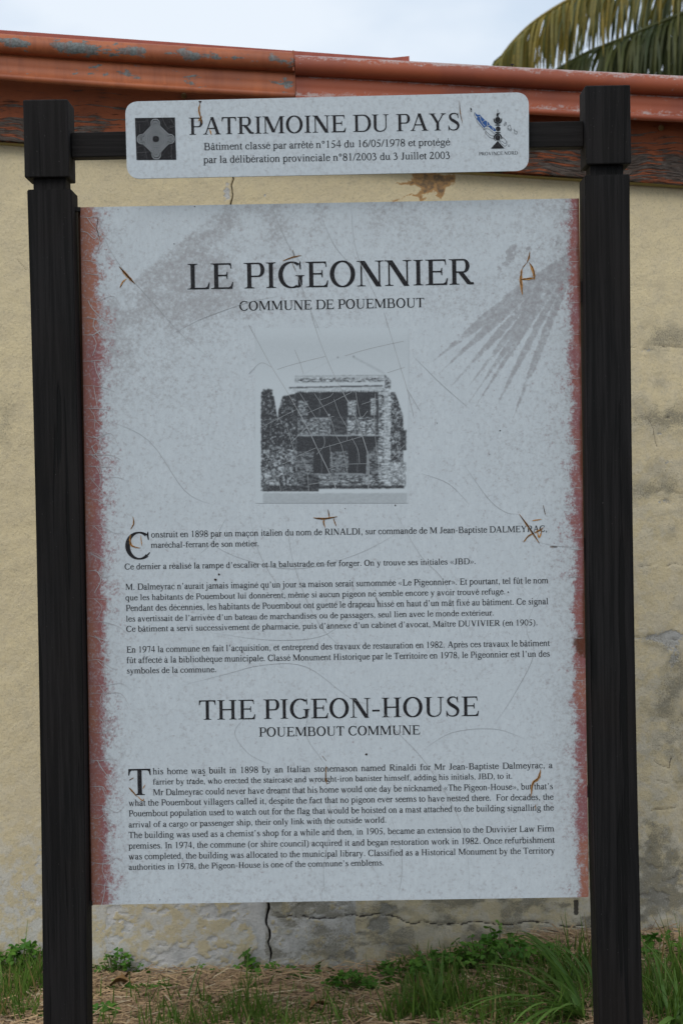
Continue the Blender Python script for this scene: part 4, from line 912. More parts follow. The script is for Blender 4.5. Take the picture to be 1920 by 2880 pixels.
bush = fbm(Uo / 20, Vo / 20, 221, 4); stone = fbm(Uo / 30, Vo / 10, 223, 3)
foli = (Uo < 440) | (Uo > 1300)
tex = np.where(foli, (bush - .5) * 3.0, (stone - .5) * 2.6) + (h2 - .5) * 1.4 + (hf - .5) * 1.1
tex = tex + np.where(foli & (bush + .5 * h2 > .98), -1.2, 0)
D = np.clip(blur(D, 3) + blur(SP, 3) * np.clip(blur(tex, 1), -1.3, 1) , 0, 1)
D = D + .10 * (Uo > 115) * (Uo < 1300) * (Vo > 735) * (Vo < 1600) * (D > 9); D = np.clip(D, 0, .93)
lite = np.array([.52, .578, .612]); dk = np.array([.018, .019, .023]); D = D[..., None]
Ccol = lite * (1 - D) ** 1.35 + dk * (1 - (1 - D) ** 1.35)
Uc, Vc = Uo, Vo; x_, z_ = np.zeros(Uc.shape), np.zeros(Uc.shape)
A4 = [un(*cp_(60, 1748), F), un(*cp_(1462, 1748), F), un(*cp_(60, 140), F)]
fu_ = (Uc - 60) / 1402; fv_ = (1748 - Vc) / 1608
x_ = A4[0][0] + fu_ * (A4[1][0] - A4[0][0]) + fv_ * (A4[2][0] - A4[0][0]); z_ = A4[0][1] + fu_ * (A4[1][1] - A4[0][1]) + fv_ * (A4[2][1] - A4[0][1])
ph = bpy.data.objects.new('printed_photograph', grid_mesh('printed_photograph', np.stack([x_, np.full(x_.shape, F - .0008), z_], -1), M['photo'], colors=dict(tint=Ccol)))
COL.objects.link(ph); ph.parent = panel

# ------------------------------------------------------------------ ribbons: cracks and emblem lines
def ribbon(m, pts, w, Y, off, taper=True, jitter=0, k=5):
    """pts in photo pixels on the plane Y, w in photo pixels"""
    P = [pts[0]] + list(pts) + [pts[-1]]; c = []
    for i in range(1, len(P) - 2):
        for j in range(k + (i == len(P) - 3)):
            t = j / k; c.append([.5 * (2 * P[i][d] + (P[i + 1][d] - P[i - 1][d]) * t + (2 * P[i - 1][d] - 5 * P[i][d] + 4 * P[i + 1][d] - P[i + 2][d]) * t * t + (3 * P[i][d] - P[i - 1][d] - 3 * P[i + 1][d] + P[i + 2][d]) * t ** 3) for d in (0, 1)])
    n = len(c); vs = []
    for i, (x, y) in enumerate(c):
        a_ = c[max(i - 1, 0)]; b_ = c[min(i + 1, n - 1)]; dx, dy = b_[0] - a_[0], b_[1] - a_[1]; l = math.hypot(dx, dy) or 1
        ww = w / 2 * (max(.12, math.sin(math.pi * (i + .3) / (n - .4))) if taper else 1) * (1 + jitter * random.uniform(-.5, .5)); jx = jitter * random.uniform(-1, 1)
        for s in (1, -1):
            X, Z = un(x - dy / l * ww * s + jx, y + dx / l * ww * s + jx, Y); vs.append((X, Y - off, Z))
    m.add(vs, [(2 * i, 2 * i + 2, 2 * i + 3, 2 * i + 1) for i in range(n - 1)])
def line(m, pts, w, Y, off, closed=False):
    if closed: pts = list(pts) + [pts[0]]
    for (x0, y0), (x1, y1) in zip(pts[:-1], pts[1:]):
        dx, dy = x1 - x0, y1 - y0; l = math.hypot(dx, dy) or 1; ex, ey = dx / l * w * .4, dy / l * w * .4; nx, ny = -dy / l * w / 2, dx / l * w / 2
        vs = []
        for (x, y) in ((x0 - ex + nx, y0 - ey + ny), (x1 + ex + nx, y1 + ey + ny), (x1 + ex - nx, y1 + ey - ny), (x0 - ex - nx, y0 - ey - ny)):
            X, Z = un(x, y, Y); vs.append((X, Y - off, Z))
        m.add(vs, [(0, 1, 2, 3)])
def pgon(m, pts, Y, off): m.add([(un(x, y, Y)[0], Y - off, un(x, y, Y)[1]) for x, y in pts], [tuple(range(len(pts)))])

pm = MB(); hm = MB()
longs = [[(570, 0), (640, 230), (740, 480), (830, 670)], [(0, 110), (200, 480), (330, 690), (440, 880)], [(1240, 0), (1330, 300), (1390, 500), (1450, 700), (1510, 950)], [(1450, 700), (1568, 900)],
 [(0, 560), (110, 460), (210, 500)], [(260, 520), (420, 470), (700, 400)], [(880, 395), (1100, 330), (1420, 260)], [(1270, 550), (1430, 500)], [(420, 340), (470, 460), (500, 560)]]
for L in longs: ribbon(hm, [cp_(*p) for p in L], 1.3, F, .0010, False, .15)
dark = [[(830, 670), (900, 800), (980, 960), (1040, 1130), (1090, 1300), (1100, 1450), (1095, 1615)], [(440, 880), (540, 1060), (620, 1230), (720, 1430), (800, 1615)],
 [(310, 1390), (470, 1305), (625, 1235)], [(630, 1255), (850, 1190), (1040, 1135)], [(500, 935), (700, 850), (940, 730)], [(380, 1200), (500, 1080), (600, 1000), (780, 950)], [(720, 1440), (850, 1395), (1090, 1385)],
 [(1090, 1300), (1200, 1295), (1260, 1310)], [(470, 1300), (530, 1430), (550, 1640)], [(980, 730), (1000, 850), (1030, 960), (1090, 900)], [(600, 740), (680, 860), (760, 1000), (790, 1110), (850, 1220), (890, 1400), (910, 1500)],
 [(470, 740), (540, 850), (640, 1000), (760, 1130)], [(780, 790), (830, 930), (900, 1060), (900, 1170)], [(120, 1050), (250, 980), (430, 890)], [(1035, 840), (1160, 800), (1260, 780)], [(340, 1010), (380, 1150), (420, 1280)],
 [(230, 1460), (270, 1530), (295, 1640)], [(550, 1575), (650, 1560), (740, 1530)], [(690, 1140), (690, 1220), (620, 1300)], [(945, 1150), (1000, 1260), (1015, 1380)], [(1160, 740), (1150, 1000), (1170, 1250), (1200, 1450)], [(1310, 1340), (1430, 1210)], [(740, 1210), (765, 1390)], [(655, 800), (740, 770), (775, 735)]]
for i, L in enumerate(dark): ribbon(pm, [cp_(*p) for p in L], 2.2 if i < 2 else 1.2, F, .0011, False, .15)
pm.build('pale_crack_lines', M['pale'], panel)['kind'] = 'stuff'
# long hairlines over the whole sheet
H = [[(300, 600), (285, 640), (330, 735), (430, 850), (520, 950), (610, 1020)], [(870, 760), (820, 705), (780, 620), (760, 572)], [(1000, 760), (940, 690), (900, 600)], [(905, 945), (860, 840), (820, 720)], [(1080, 880), (1040, 800), (1000, 700), (985, 572)], [(450, 960), (560, 900), (700, 850), (800, 830)],
     [(560, 1500), (650, 1560), (820, 1600), (1000, 1560), (1150, 1480)], [(1300, 1300), (1370, 1400), (1420, 1440), (1458, 1446)], [(500, 1930), (620, 1900), (740, 1870), (860, 1875), (980, 1960), (1050, 1985)], [(800, 1440), (830, 1600), (900, 1760), (1000, 1850)],
     [(1060, 1960), (1100, 2040), (1200, 2150), (1300, 2330), (1320, 2520)], [(880, 1950), (860, 2060), (900, 2130), (915, 2150)], [(700, 2010), (660, 2060), (700, 2120), (760, 2150)], [(1100, 1420), (1180, 1560), (1250, 1640), (1300, 1800)], [(1515, 1525), (1560, 1535), (1640, 1540)],
     [(1540, 1620), (1480, 1760), (1500, 1840), (1440, 1960), (1380, 2050)], [(600, 1780), (760, 1800), (900, 1790), (980, 1740)], [(1188, 2110), (1270, 2060), (1390, 2050), (1480, 2080)], [(300, 1180), (420, 1240), (520, 1380), (600, 1420)], [(1160, 1000), (1240, 1080), (1320, 1150)],
     [(915, 2210), (930, 2300), (910, 2440), (915, 2520)], [(1100, 2300), (1130, 2420), (1120, 2520)], [(1180, 1330), (1260, 1360), (1320, 1420)], [(640, 1450), (600, 1520), (560, 1560)], [(700, 1440), (740, 1580), (850, 1740)]]
for L in H: ribbon(hm, L, 1.1, F, .0009, True, .3)
hm.build('hairline_cracks', M['hair'], panel)['kind'] = 'stuff'
# pale cracks over the red margins
em_ = MB(); random.seed(3)
y = 610
while y < 2520:
    xe = 226 + (y - 583) * .0168; L = random.uniform(35, 95)
    ribbon(em_, [(xe, y), (xe + L * .5, y + random.uniform(-3, 6)), (xe + L, y + random.uniform(-12, 22)), (xe + L * 1.3, y + random.uniform(0, 45))], random.uniform(1.0, 2.4), F, .0009, True, .3)
    if random.random() < .8: ribbon(em_, [(xe + random.uniform(15, 40), y), (xe + random.uniform(30, 55), y + 25), (xe + random.uniform(20, 70), y + 60)], random.uniform(1.2, 2.2), F, .00095, False, .2)
    y += random.uniform(22, 85)
y = 590
while y < 2500:
    xe = 1627 + (y - 558) * .0137; L = random.uniform(25, 60)
    ribbon(em_, [(xe - 3, y), (xe - L * .5, y + random.uniform(-2, 2)), (xe - L, y + random.uniform(-3, 3))], random.uniform(.9, 1.9), F, .0009, True, .3); y += random.uniform(25, 110)
em_.build('margin_crack_lines', m_flat('pale_margin_crack', (.42, .42, .43), .7), panel)['kind'] = 'stuff'
rm = MB(); sm = MB()
def rc(pts, w=3, dark=1, rust=3.2, Y=F):
    par = panel if Y == F else hdr; rm = MB(); sm = MB()
    if rust: ribbon(rm, [(x + random.uniform(-1, 1), y + random.uniform(-.5, 1.5)) for x, y in pts], w * rust * .85, Y, .0011, True, .5)
    if dark: ribbon(sm, pts, w * .8, Y, .0014, True, .25)
    if rust: rm.build('rust_stain', M['rust'], par)
    if dark: sm.build('split', M['slit'], par)
rc([(335, 748), (352, 768), (366, 783), (380, 799)], 5.5, 1, 1.6); rc([(358, 783), (347, 793), (337, 808)], 2.2, 0, 2.2); rc([(345, 800), (337, 808)], 1.6, 1, 0); rc([(277, 610), (272, 642)], 1.5, 1, 0); rc([(268, 640), (275, 650), (282, 680)], 2, 1, 1)
rc([(1488, 706), (1487, 722), (1481, 738)], 2, 1, 2.5); rc([(1486, 738), (1495, 750), (1502, 775), (1500, 786)], 2.6); rc([(1467, 755), (1463, 785), (1469, 828)], 2.6); rc([(1463, 786), (1482, 784), (1500, 781)], 2.2); rc([(1481, 738), (1470, 750), (1466, 760)], 1, 1, 2)
rc([(796, 734), (820, 724), (848, 718)], 2.0, 1, 2.2); rc([(824, 703), (827, 722)], 1.8, 1, 1); rc([(820, 735), (832, 765)], 1.4, 1, 1)
rc([(880, 1456), (912, 1459), (948, 1453)], 3.6, 1, 1.6); rc([(922, 1432), (926, 1455)], 2.4, 1, 1.5); rc([(912, 1461), (909, 1470), (914, 1484)], 2, 1, 2.5); rc([(937, 1455), (945, 1480)], 2.2, 1, 1.5)
rc([(1458, 1445), (1478, 1472), (1498, 1500), (1516, 1527)], 4.0, 1, 1.5); rc([(1528, 1483), (1512, 1494), (1500, 1498)], 2.2, 1, 2.8); rc([(1500, 1498), (1485, 1507), (1470, 1524)], 2.0, 1, 2.4); rc([(1526, 1420), (1532, 1448)], 2.2, 1, .8); rc([(1495, 1465), (1522, 1460)], 1.5, 0, 2.2); rc([(1545, 1537), (1566, 1538)], 2.4, 1, 1); rc([(1523, 1487), (1515, 1510), (1510, 1490)], 2, 0, 2.5)
rc([(374, 1453), (377, 1472), (368, 1488)], 2.0, 1, 2.2); rc([(369, 1500), (367, 1520), (372, 1535), (397, 1541)], 2.0, 1, 3); rc([(397, 1505), (400, 1535)], 1.5, 0, 1.8)
rc([(1519, 2162), (1512, 2188), (1497, 2203), (1493, 2240)], 2.8); rc([(1505, 2262), (1506, 2275)], 1.5, 1, 2)
rc([(363, 2214), (374, 2226), (386, 2240)], 2, 1, 2.6); rc([(386, 2238), (400, 2250), (405, 2244)], 1.6, 0, 2.2); rc([(363, 2195), (377, 2186)], 1.6, 1, 1.5); rc([(402, 2217), (410, 2206)], 1.5, 0, 2)
rc([(917, 2152), (915, 2180), (918, 2206)], 2, 1, 2); rc([(905, 2125), (918, 2140)], 1.2, 1, 1)
for x, y, r in ((616, 1615, 5), (606, 1630, 5), (970, 1430, 2.4), (1111, 1421, 3.5), (1405, 1211, 3), (1030, 2121, 5.5), (574, 2180, 3.4), (545, 2194, 3), (537, 2192, 2.4), (333, 590, 1.8), (548, 581, 2.6), (1055, 1660, 1.8), (1428, 1665, 3.2), (1410, 1660, 2.4), (1058, 1685, 2.2), (490, 686, 2.4), (600, 962, 1.6), (450, 2530, 2.4), (1145, 2162, 2), (1228, 1190, 2), (1376, 1278, 2)):
    r *= .72; sm = MB(); pgon(sm, [(x + r * random.uniform(.6, 1.3) * math.cos(a_), y + r * random.uniform(.5, 1.1) * math.sin(a_)) for a_ in np.linspace(0, 6.28, 8)[:-1]], F, .0013); sm.build('chip', M['slit'], panel)
rc([(1056, 1678), (1060, 1690), (1064, 1698)], 2.5, 1, 0)
sm = MB()
rc([(563, 288), (560, 308), (565, 330), (568, 346)], 2.0, 1, 3.2, HYF); rc([(568, 326), (558, 340)], 1.5, 0, 2.5, HYF); rc([(590, 362), (594, 380)], 1.4, 0, 3, HYF); rc([(1291, 283), (1293, 318), (1300, 349)], 2.0, 1, 1.2, HYF); pgon(sm, [(558, 284), (568, 284), (563, 291)], HYF, .0013); sm.build('chip', M['slit'], hdr)

# labyrinth emblem
sq = MB(); pgon(sq, [(380, 332), (492.3, 330.3), (496.3, 449.2), (384.7, 450)], HYF, .0007); em = empty('labyrinth_emblem'); em.parent = hdr; sq.build('black_field', M['ink'], em)
lm = MB()
def zp(x, y):                         # emblem units (zoomed pixels about its centre) -> photo pixels, with the plate's slight lean
    return 438.8 + x / 8.711 - y * .0033 * 0 + (-y) / 8.711 * .032, 391.3 - y / 8.711 - x / 8.711 * .012
def octa(r): k = r * math.tan(math.pi / 8); return [(k, r), (r, k), (r, -k), (k, -r), (-k, -r), (-r, -k), (-r, k), (-k, r)]
for r, gap in ((98, (1,)), (138, ()), (180, (0, 7)), (222, (3,))):
    P = octa(r)
    for i in range(8):
        a_, b_ = P[i], P[(i + 1) % 8]
        if i in gap:
            q = lambda t: (a_[0] + (b_[0] - a_[0]) * t, a_[1] + (b_[1] - a_[1]) * t)
            line(lm, [zp(*a_), zp(*q(.36))], 1.8, HYF, .0010); line(lm, [zp(*q(.62)), zp(*b_)], 1.8, HYF, .0010)
        else: line(lm, [zp(*a_), zp(*b_)], 1.8, HYF, .0010)
Qo = [(45, 485), (103, 425), (103, 352), (68, 305), (115, 305), (298, 122), (298, 82), (325, 108), (392, 108), (450, 45)]
Qi = [(28, 435), (62, 400), (62, 362), (34, 325), (34, 265), (98, 265), (258, 105), (258, 36), (318, 36), (345, 65), (382, 65), (408, 32)]
for Qd in (Qo, Qi):
    full = list(Qd) + [(x, -y) for x, y in Qd[::-1]] + [(-x, -y) for x, y in Qd] + [(-x, y) for x, y in Qd[::-1]]
    line(lm, [zp(*p) for p in full], 1.8, HYF, .0012, True)
for (cx_, cy_) in ((0, 380), (352, 0), (0, -380), (-352, 0)):
    line(lm, [zp(cx_ + x * .31, cy_ + y * .31) for x, y in octa(98)], 1.8, HYF, .0014, True)
    s = .62 if cx_ else .66; line(lm, [zp(cx_ * .89 if cx_ else 0, cy_ * .88), zp(cx_ * .65, cy_ * .6)], 1.8, HYF, .0013)
lm.build('labyrinth_lines', M['line'], em)['kind'] = 'stuff'
cm_ = MB()
for L in ([(175, 375), (340, 375), (480, 355)], [(465, 280), (500, 400), (530, 480)], [(850, 285), (900, 410), (980, 545)], [(1060, 300), (1150, 470)], [(930, 590), (1010, 530), (1160, 480)], [(205, 1010), (380, 965), (430, 1100), (475, 1300)], [(220, 1135), (420, 1120), (560, 1100)], [(1080, 930), (1065, 1100), (1080, 1290)], [(1100, 880), (1178, 880)], [(280, 420), (300, 660)]):
    ribbon(cm_, [(360 + x / 8.711, 300 + y / 8.711) for x, y in L], .9, HYF, .0016, False)
cm_.build('pale_crack_lines', m_flat('grey_crack', (.10, .10, .105), .8), em)['kind'] = 'stuff'

# island and totem emblem
em2 = empty('island_emblem'); em2.parent = hdr
Zl = lambda x, y: (1290 + x / 8.2526, 280 + y / 8.2526)
bl = MB(); pgon(bl, [Zl(*p) for p in [(365, 290), (400, 335), (440, 355), (480, 350), (520, 400), (600, 475), (680, 530), (730, 600), (800, 650), (850, 695), (850, 735), (800, 725), (740, 680), (680, 625), (620, 625), (575, 655), (500, 560), (450, 500), (410, 450), (425, 400), (385, 370)]], HYF, .0007); bl.build('blue_island', M['blue'], em2)
wl = MB()
for L in ([(490, 390), (500, 480), (540, 560), (600, 620)], [(455, 395), (490, 400)], [(530, 530), (560, 505), (610, 480)], [(650, 515), (655, 600)], [(640, 625), (720, 590)], [(770, 650), (800, 710)]): line(wl, [Zl(*p) for p in L], 1.5, HYF, .0010)
wl.build('white_lines', M['line'], em2)['kind'] = 'stuff'
ol = MB()
for L in ([(360, 300), (352, 370), (405, 455), (412, 510), (480, 590), (550, 660), (575, 712), (585, 660)], [(575, 700), (620, 670), (700, 690), (780, 760), (830, 800)], [(620, 680), (612, 780), (710, 880), (800, 910), (850, 955)], [(618, 730), (710, 820), (800, 850)],
          [(980, 860), (1060, 920), (1105, 980), (1105, 1050), (1060, 1085), (1000, 1040), (920, 950)], [(930, 950), (1000, 970), (1060, 1020), (1100, 1000)], [(1035, 570), (1050, 610), (1090, 580), (1095, 530), (1060, 520), (1075, 560), (1035, 570)],
          [(1130, 630), (1165, 590), (1190, 600), (1195, 650), (1215, 680), (1200, 730), (1130, 700), (1130, 630)], [(1130, 665), (1200, 700)], [(1270, 680), (1290, 790), (1335, 805), (1345, 740), (1300, 730), (1285, 700)], [(1135, 1045), (1140, 1085), (1172, 1085), (1172, 1040)], [(262, 240), (275, 280), (295, 275), (290, 210)]):
    line(ol, [Zl(*p) for p in L], .95, HYF, .0009)
ol.build('island_outline', M['thinline'], em2)['kind'] = 'stuff'
tt = MB()
def circ(cx_, cy_, r, k): pgon(tt, [Zl(cx_ + r * math.cos(a_), cy_ + r * math.sin(a_)) for a_ in np.linspace(0, 2 * math.pi, 21)[:-1]], HYF, k)
circ(897, 468, 64, .0011); circ(905, 678, 55, .0011); circ(895, 885, 62, .0011)
pgon(tt, [Zl(*p) for p in [(735, 1137), (870, 990), (895, 955), (920, 990), (1050, 1130)]], HYF, .0012)
line(tt, [Zl(895, 225), Zl(895, 420)], 1.1, HYF, .0013); pgon(tt, [Zl(*p) for p in [(860, 370), (875, 320), (910, 320), (955, 295), (915, 350), (910, 400), (885, 400)]], HYF, .0014)
for cy_, s in ((468, 1), (885, -1)): line(tt, [Zl(897 + 88 * math.cos(a_), cy_ + s * (90 * math.sin(a_) - 5)) for a_ in np.linspace(-.15, math.pi + .15, 14)], 2.8, HYF, .0012)
for y_ in (592, 765): pgon(tt, [Zl(*p) for p in [(822, y_ + 5), (860, y_ - 13), (935, y_ - 13), (972, y_ - 3), (935, y_ + 12), (860, y_ + 12)]], HYF, .0013)
pgon(tt, [Zl(*p) for p in [(258, 195), (272, 185), (295, 235), (285, 245), (262, 235)]], HYF, .0013); tt.build('totem', M['ink'], em2)['kind'] = 'stuff'

# ------------------------------------------------------------------ palm
PALY = 9.0
palm = empty('palm_tree', (un(2230, 100, PALY)[0], PALY, 0)); tag(palm, 'coconut palm with drooping olive green fronds rising behind the roof at right', 'palm tree')
cxw, czw = un(2230, 60, PALY)
tk = MB(); lathe(tk, (cxw, PALY, 0), [(.22, -.2), (.17, .5), (.15, czw * .5), (.13, czw - .05), (.16, czw + .1)], 14, 'z'); onto(tk.build('trunk', M['bark'], smooth=True), palm)
def frond(pts, Yt, colA, colB, n=95, ll=.55, hang=1.0, wd=.022, seed=0):
    """pts: photo pixels from tip to crown at depth PALY..Yt"""
    random.seed(seed)
    W = [Vector((un(x, y, Yt + (PALY - Yt) * i / (len(pts) - 1))[0], Yt + (PALY - Yt) * i / (len(pts) - 1), un(x, y, Yt + (PALY - Yt) * i / (len(pts) - 1))[1])) for i, (x, y) in enumerate(pts)]
    frond3(W, colA, colB, n, ll, hang, wd)
def frond3(W, colA, colB, n, ll, hang, wd):
    P = [W[0]] + W + [W[-1]]; c = []
    for i in range(1, len(P) - 2):
        for j in range(12 + (i == len(P) - 3)):
            t = j / 12; a, b, e, f = P[i - 1], P[i], P[i + 1], P[i + 2]
            c.append(.5 * (2 * b + (e - a) * t + (2 * a - 5 * b + 4 * e - f) * t * t + (3 * b - a - 3 * e + f) * t ** 3))
    m = MB(); N = len(c)
    for i in range(N - 1):
        r0_, r1_ = .006 + .022 * i / N, .006 + .022 * (i + 1) / N
        q = []
        for p, r in ((c[i], r0_), (c[i + 1], r1_)): q += [p + Vector((0, -r, 0)), p + Vector((0, 0, -r)), p + Vector((0, r, 0)), p + Vector((0, 0, r))]
        m.add(q, [(k, (k + 1) % 4, 4 + (k + 1) % 4, 4 + k) for k in range(4)], tuple(x * .9 + .02 for x in colA))
    n = int(n * 1.35)
    for k in range(n):
        f = (k + .5) / n * .88; idx = f * (N - 1); i = int(idx); p = c[i].lerp(c[min(i + 1, N - 1)], idx - i); d = (c[max(i - 1, 0)] - c[min(i + 1, N - 1)]).normalized()
        for s in (-1, 1):
            L = ll * (.55 + .65 * min(1, f * 5)) * random.uniform(.6, 1.15); side = Vector((random.uniform(-.08, .08), s, 0)).normalized()
            if random.random() < (.30 if (k // 5) % 3 == 0 else .12): continue
            hk = hang * random.choice((.35, .6, .8, 1.0, 1.25)); tipk = max(0, 1 - f * 7)
            spread = random.uniform(.25, .5); mixc = random.random(); col = tuple(colA[q] * (1 - mixc) + colB[q] * mixc for q in range(3))
            v = (d * (.35 + 1.0 * (1 - min(1, f * 4)) + random.gauss(0, .16) + tipk * random.uniform(-.6, .6)) + side * spread * random.uniform(.5, 1.6) + Vector((0, 0, -.35 * min(1, f * 5) + random.gauss(0, .08) - tipk * random.uniform(-.2, .9)))).normalized(); q = p.copy(); vs = []; nseg = 5
            wv_ = v.cross(side).normalized() if False else Vector((1, .35 * s, 0)).normalized()
            for g_ in range(nseg + 1):
                t = g_ / nseg; w = wd * (.5 + 1.2 * t) * (1 - t) ** .8 + .0015
                perp = (wv_ - v * wv_.dot(v)); perp = perp.normalized() if perp.length > .05 else Vector((0, 1, 0))
                vs += [q - perp * w, q + perp * w]; q = q + v * (L / nseg); v = (v + Vector((random.uniform(-.03, .03), 0, -.8 * hk))).normalized()
            m.add(vs, [(2 * g_, 2 * g_ + 1, 2 * g_ + 3, 2 * g_ + 2) for g_ in range(nseg)], col)
    o = m.build('frond', M['palm']); onto(o, palm); return o
YE, DG, OL = (.30, .22, .035), (.030, .047, .012), (.095, .105, .02)
frond([(1405, 165), (1440, 118), (1500, 62), (1590, 5), (1700, -50), (1900, -90), (2080, -60), (2230, 60)], 7.6, YE, OL, 92, .42, 1.0, .0115, 1)
frond([(1530, 215), (1640, 152), (1750, 108), (1860, 62), (1980, 20), (2100, 20), (2230, 60)], 8.2, OL, DG, 96, .42, 1.0, .012, 2)
frond([(1580, 20), (1650, -30), (1760, -60), (1880, -80), (2000, -70), (2230, 60)], 9.4, DG, OL, 80, .55, 1.1, .013, 3)
frond([(1760, 330), (1830, 235), (1900, 170), (1990, 110), (2100, 70), (2230, 60)], 8.6, DG, OL, 90, .44, .9, .012, 4)
frond([(1640, 240), (1700, 180), (1790, 120), (1900, 75), (2000, 50), (2230, 60)], 10.2, DG, DG, 74, .42, 1.0, .013, 5)
random.seed(9); C0 = Vector((cxw, PALY, czw))
for k in range(8):
    an = -1.55 + k * .45; d = Vector((math.cos(an), math.sin(an), 0)); Lf = random.uniform(2.6, 3.2); el = random.uniform(.2, .9)
    frond3([C0 + d * (Lf * t) + Vector((0, 0, (el + .6) * Lf * t - 1.25 * el * Lf * t * t - .45 * Lf * t * t)) for t in (1, .8, .6, .4, .2, 0)], OL, DG, 60, .5, 1.0, .014)

# ------------------------------------------------------------------ ground cover
def strip_blade(m, p, v, L, w, droop, col, nseg=5, roll=None, fold=0):
    q = Vector(p); v = Vector(v).normalized(); a = Vector((math.cos(roll), math.sin(roll), 0)) if roll is not None else Vector((1, 0, 0)); vs = []
    for g_ in range(nseg + 1):
        t = g_ / nseg; ww = w * (.55 + 1.1 * t if t < .4 else 1.0 * (1 - (t - .4) / .6) ** .75) / 2 + .0003
        perp = a - v * a.dot(v); perp = perp.normalized() if perp.length > .05 else Vector((0, 1, 0))
        vs += [q - perp * ww, q + perp * ww]; q = q + v * (L / nseg); v = (v + Vector((0, 0, -droop / nseg * (1 + t)))).normalized()
    m.add(vs, [(2 * g_, 2 * g_ + 1, 2 * g_ + 3, 2 * g_ + 2) for g_ in range(nseg)], col)
random.seed(21)
st = MB()
for i in range(27000):
    x = random.uniform(-1.15, 1.25) if i < 23500 else random.uniform(-2.8, 2.8); y = random.uniform(.25, WALL_Y - .01) if i < 23500 else random.uniform(-.6, WALL_Y - .01)
    a = random.gauss(0, .9); L = random.uniform(.02, .16); z = float(gz(x, y)) + random.uniform(.0005, .022); w = random.uniform(.0005, .0019)
    dx, dy = math.cos(a) * L / 2, math.sin(a) * L / 2; tilt = random.gauss(0, .010); nx, ny = -math.sin(a) * w, math.cos(a) * w
    if max(y + abs(dy), y) > WALL_Y - .006: continue
    t = random.random(); c = (.45, .31, .17) if t < .33 else (.36, .24, .14) if t < .75 else (.17, .11, .07) if t < .9 else (.52, .42, .28)
    k = random.uniform(.8, 1.15); c = tuple(q * k for q in c); b = random.uniform(0, .008)
    st.add([(x - dx - nx, y - dy - ny, z - tilt), (x - dx + nx, y - dy + ny, z - tilt + w), (x - nx, y - ny, z + b), (x + nx, y + ny, z + b + w), (x + dx - nx, y + dy - ny, z + tilt), (x + dx + nx, y + dy + ny, z + tilt + w)], [(0, 1, 3, 2), (2, 3, 5, 4)], c)
tag(st.build('dry_straw', M['straw']), 'matted dry straw and dead grass stalks covering the soil', 'straw', kind='stuff')
def ground_at(px_, py_):                       # where the sight line through a photo pixel meets the ground
    Y = .8
    for _ in range(12):
        x, _z = un(px_, py_, Y); z = float(gz(x, Y)); d = ROT @ np.array([(px_ - 960) / FPX, (1440 - py_) / FPX, -1.0]); t = (z - CAM_H) / d[2]; Y = min(CAM_Y + d[1] * t, WALL_Y - .03)
    return un(px_, py_, Y)[0], Y
gr = MB()
def tuft(px_, py_, n, h, sp=.04, w=.004, lean=.5, cols=((.075, .16, .022), (.16, .27, .045))):
    cx_, cy_ = ground_at(px_, py_)
    for _ in range(n):
        x, y = cx_ + random.gauss(0, sp), min(cy_ + random.gauss(0, sp * .7), WALL_Y - .02); a = random.uniform(0, 6.28); l = random.uniform(.1, lean); k = random.random(); c = tuple(cols[0][q] * (1 - k) + cols[1][q] * k for q in range(3))
        if random.random() < .08: c = (.32, .25, .10)
        L = h * random.uniform(.5, 1.15); vy = math.sin(a) * l
        if y + vy * L > WALL_Y - .02: vy = -abs(vy)
        strip_blade(gr, (x, y, float(gz(x, y)) - .005), (math.cos(a) * l, vy, 1), L, w * random.uniform(.7, 1.3), random.uniform(.1, 1.1) * lean, c, 5, random.uniform(0, 3.14))
for (x, y, n, h, sp) in ((20, 2830, 60, .12, .05), (70, 2810, 60, .13, .035), (95, 2780, 34, .12, .03), (20, 2760, 30, .08, .04), (0, 2880, 70, .11, .05), (290, 2900, 26, .07, .03), (520, 2910, 60, .085, .05), (590, 2900, 40, .08, .04), (690, 2880, 50, .10, .03), (700, 2800, 45, .07, .02), (720, 2900, 60, .10, .05),
                         (790, 2900, 50, .085, .05), (860, 2910, 40, .07, .05), (440, 2890, 18, .05, .03), (1100, 2890, 30, .08, .03), (1180, 2880, 130, .12, .05), (1250, 2870, 130, .13, .05), (1210, 2820, 60, .13, .03), (1330, 2900, 60, .10, .05), (1450, 2890, 50, .10, .05), (1570, 2900, 60, .12, .05), (1870, 2890, 80, .13, .05), (1915, 2850, 80, .16, .05), (1960, 2800, 80, .20, .05), (1830, 2790, 24, .12, .02), (1560, 2780, 50, .12, .04), (1480, 2760, 30, .1, .05), (1630, 2760, 40, .17, .02)):
    tuft(x, y, n, h, sp)
for _ in range(46): tuft(random.uniform(260, 1600), random.uniform(2790, 2890), 7, .055, .012)
for _ in range(60): tuft(random.uniform(-1800, 3800), random.uniform(2770, 3100), 20, .12, .05)
for (x, y, h) in ((690, 2780, .14), (1040, 2600 + 180, .10), (1170, 2800, .14), (1290, 2790, .13), (1445, 2770, .11), (60, 2700, .17)): tuft(x, y, 2, h, .003, .003, .2)
for _ in range(170): tuft(random.uniform(1080, 1660), random.uniform(2740, 2895), 7, .075, .022, .0035, .9)
for _ in range(60): tuft(random.uniform(-20, 118), random.uniform(2760, 2890), 6, .06, .02, .0035, .9)
for _ in range(50): tuft(random.uniform(1800, 1960), random.uniform(2760, 2890), 6, .08, .02, .0035, .9)
for _ in range(150): tuft(random.uniform(1120, 1660), random.uniform(2700, 2890), 8, .07, .025, .0045, 1.0)
for _ in range(40): tuft(random.uniform(-20, 118), random.uniform(2740, 2890), 8, .08, .02, .0045, 1.0)
for _ in range(40): tuft(random.uniform(1800, 1960), random.uniform(2740, 2890), 8, .10, .02, .0045, 1.0)
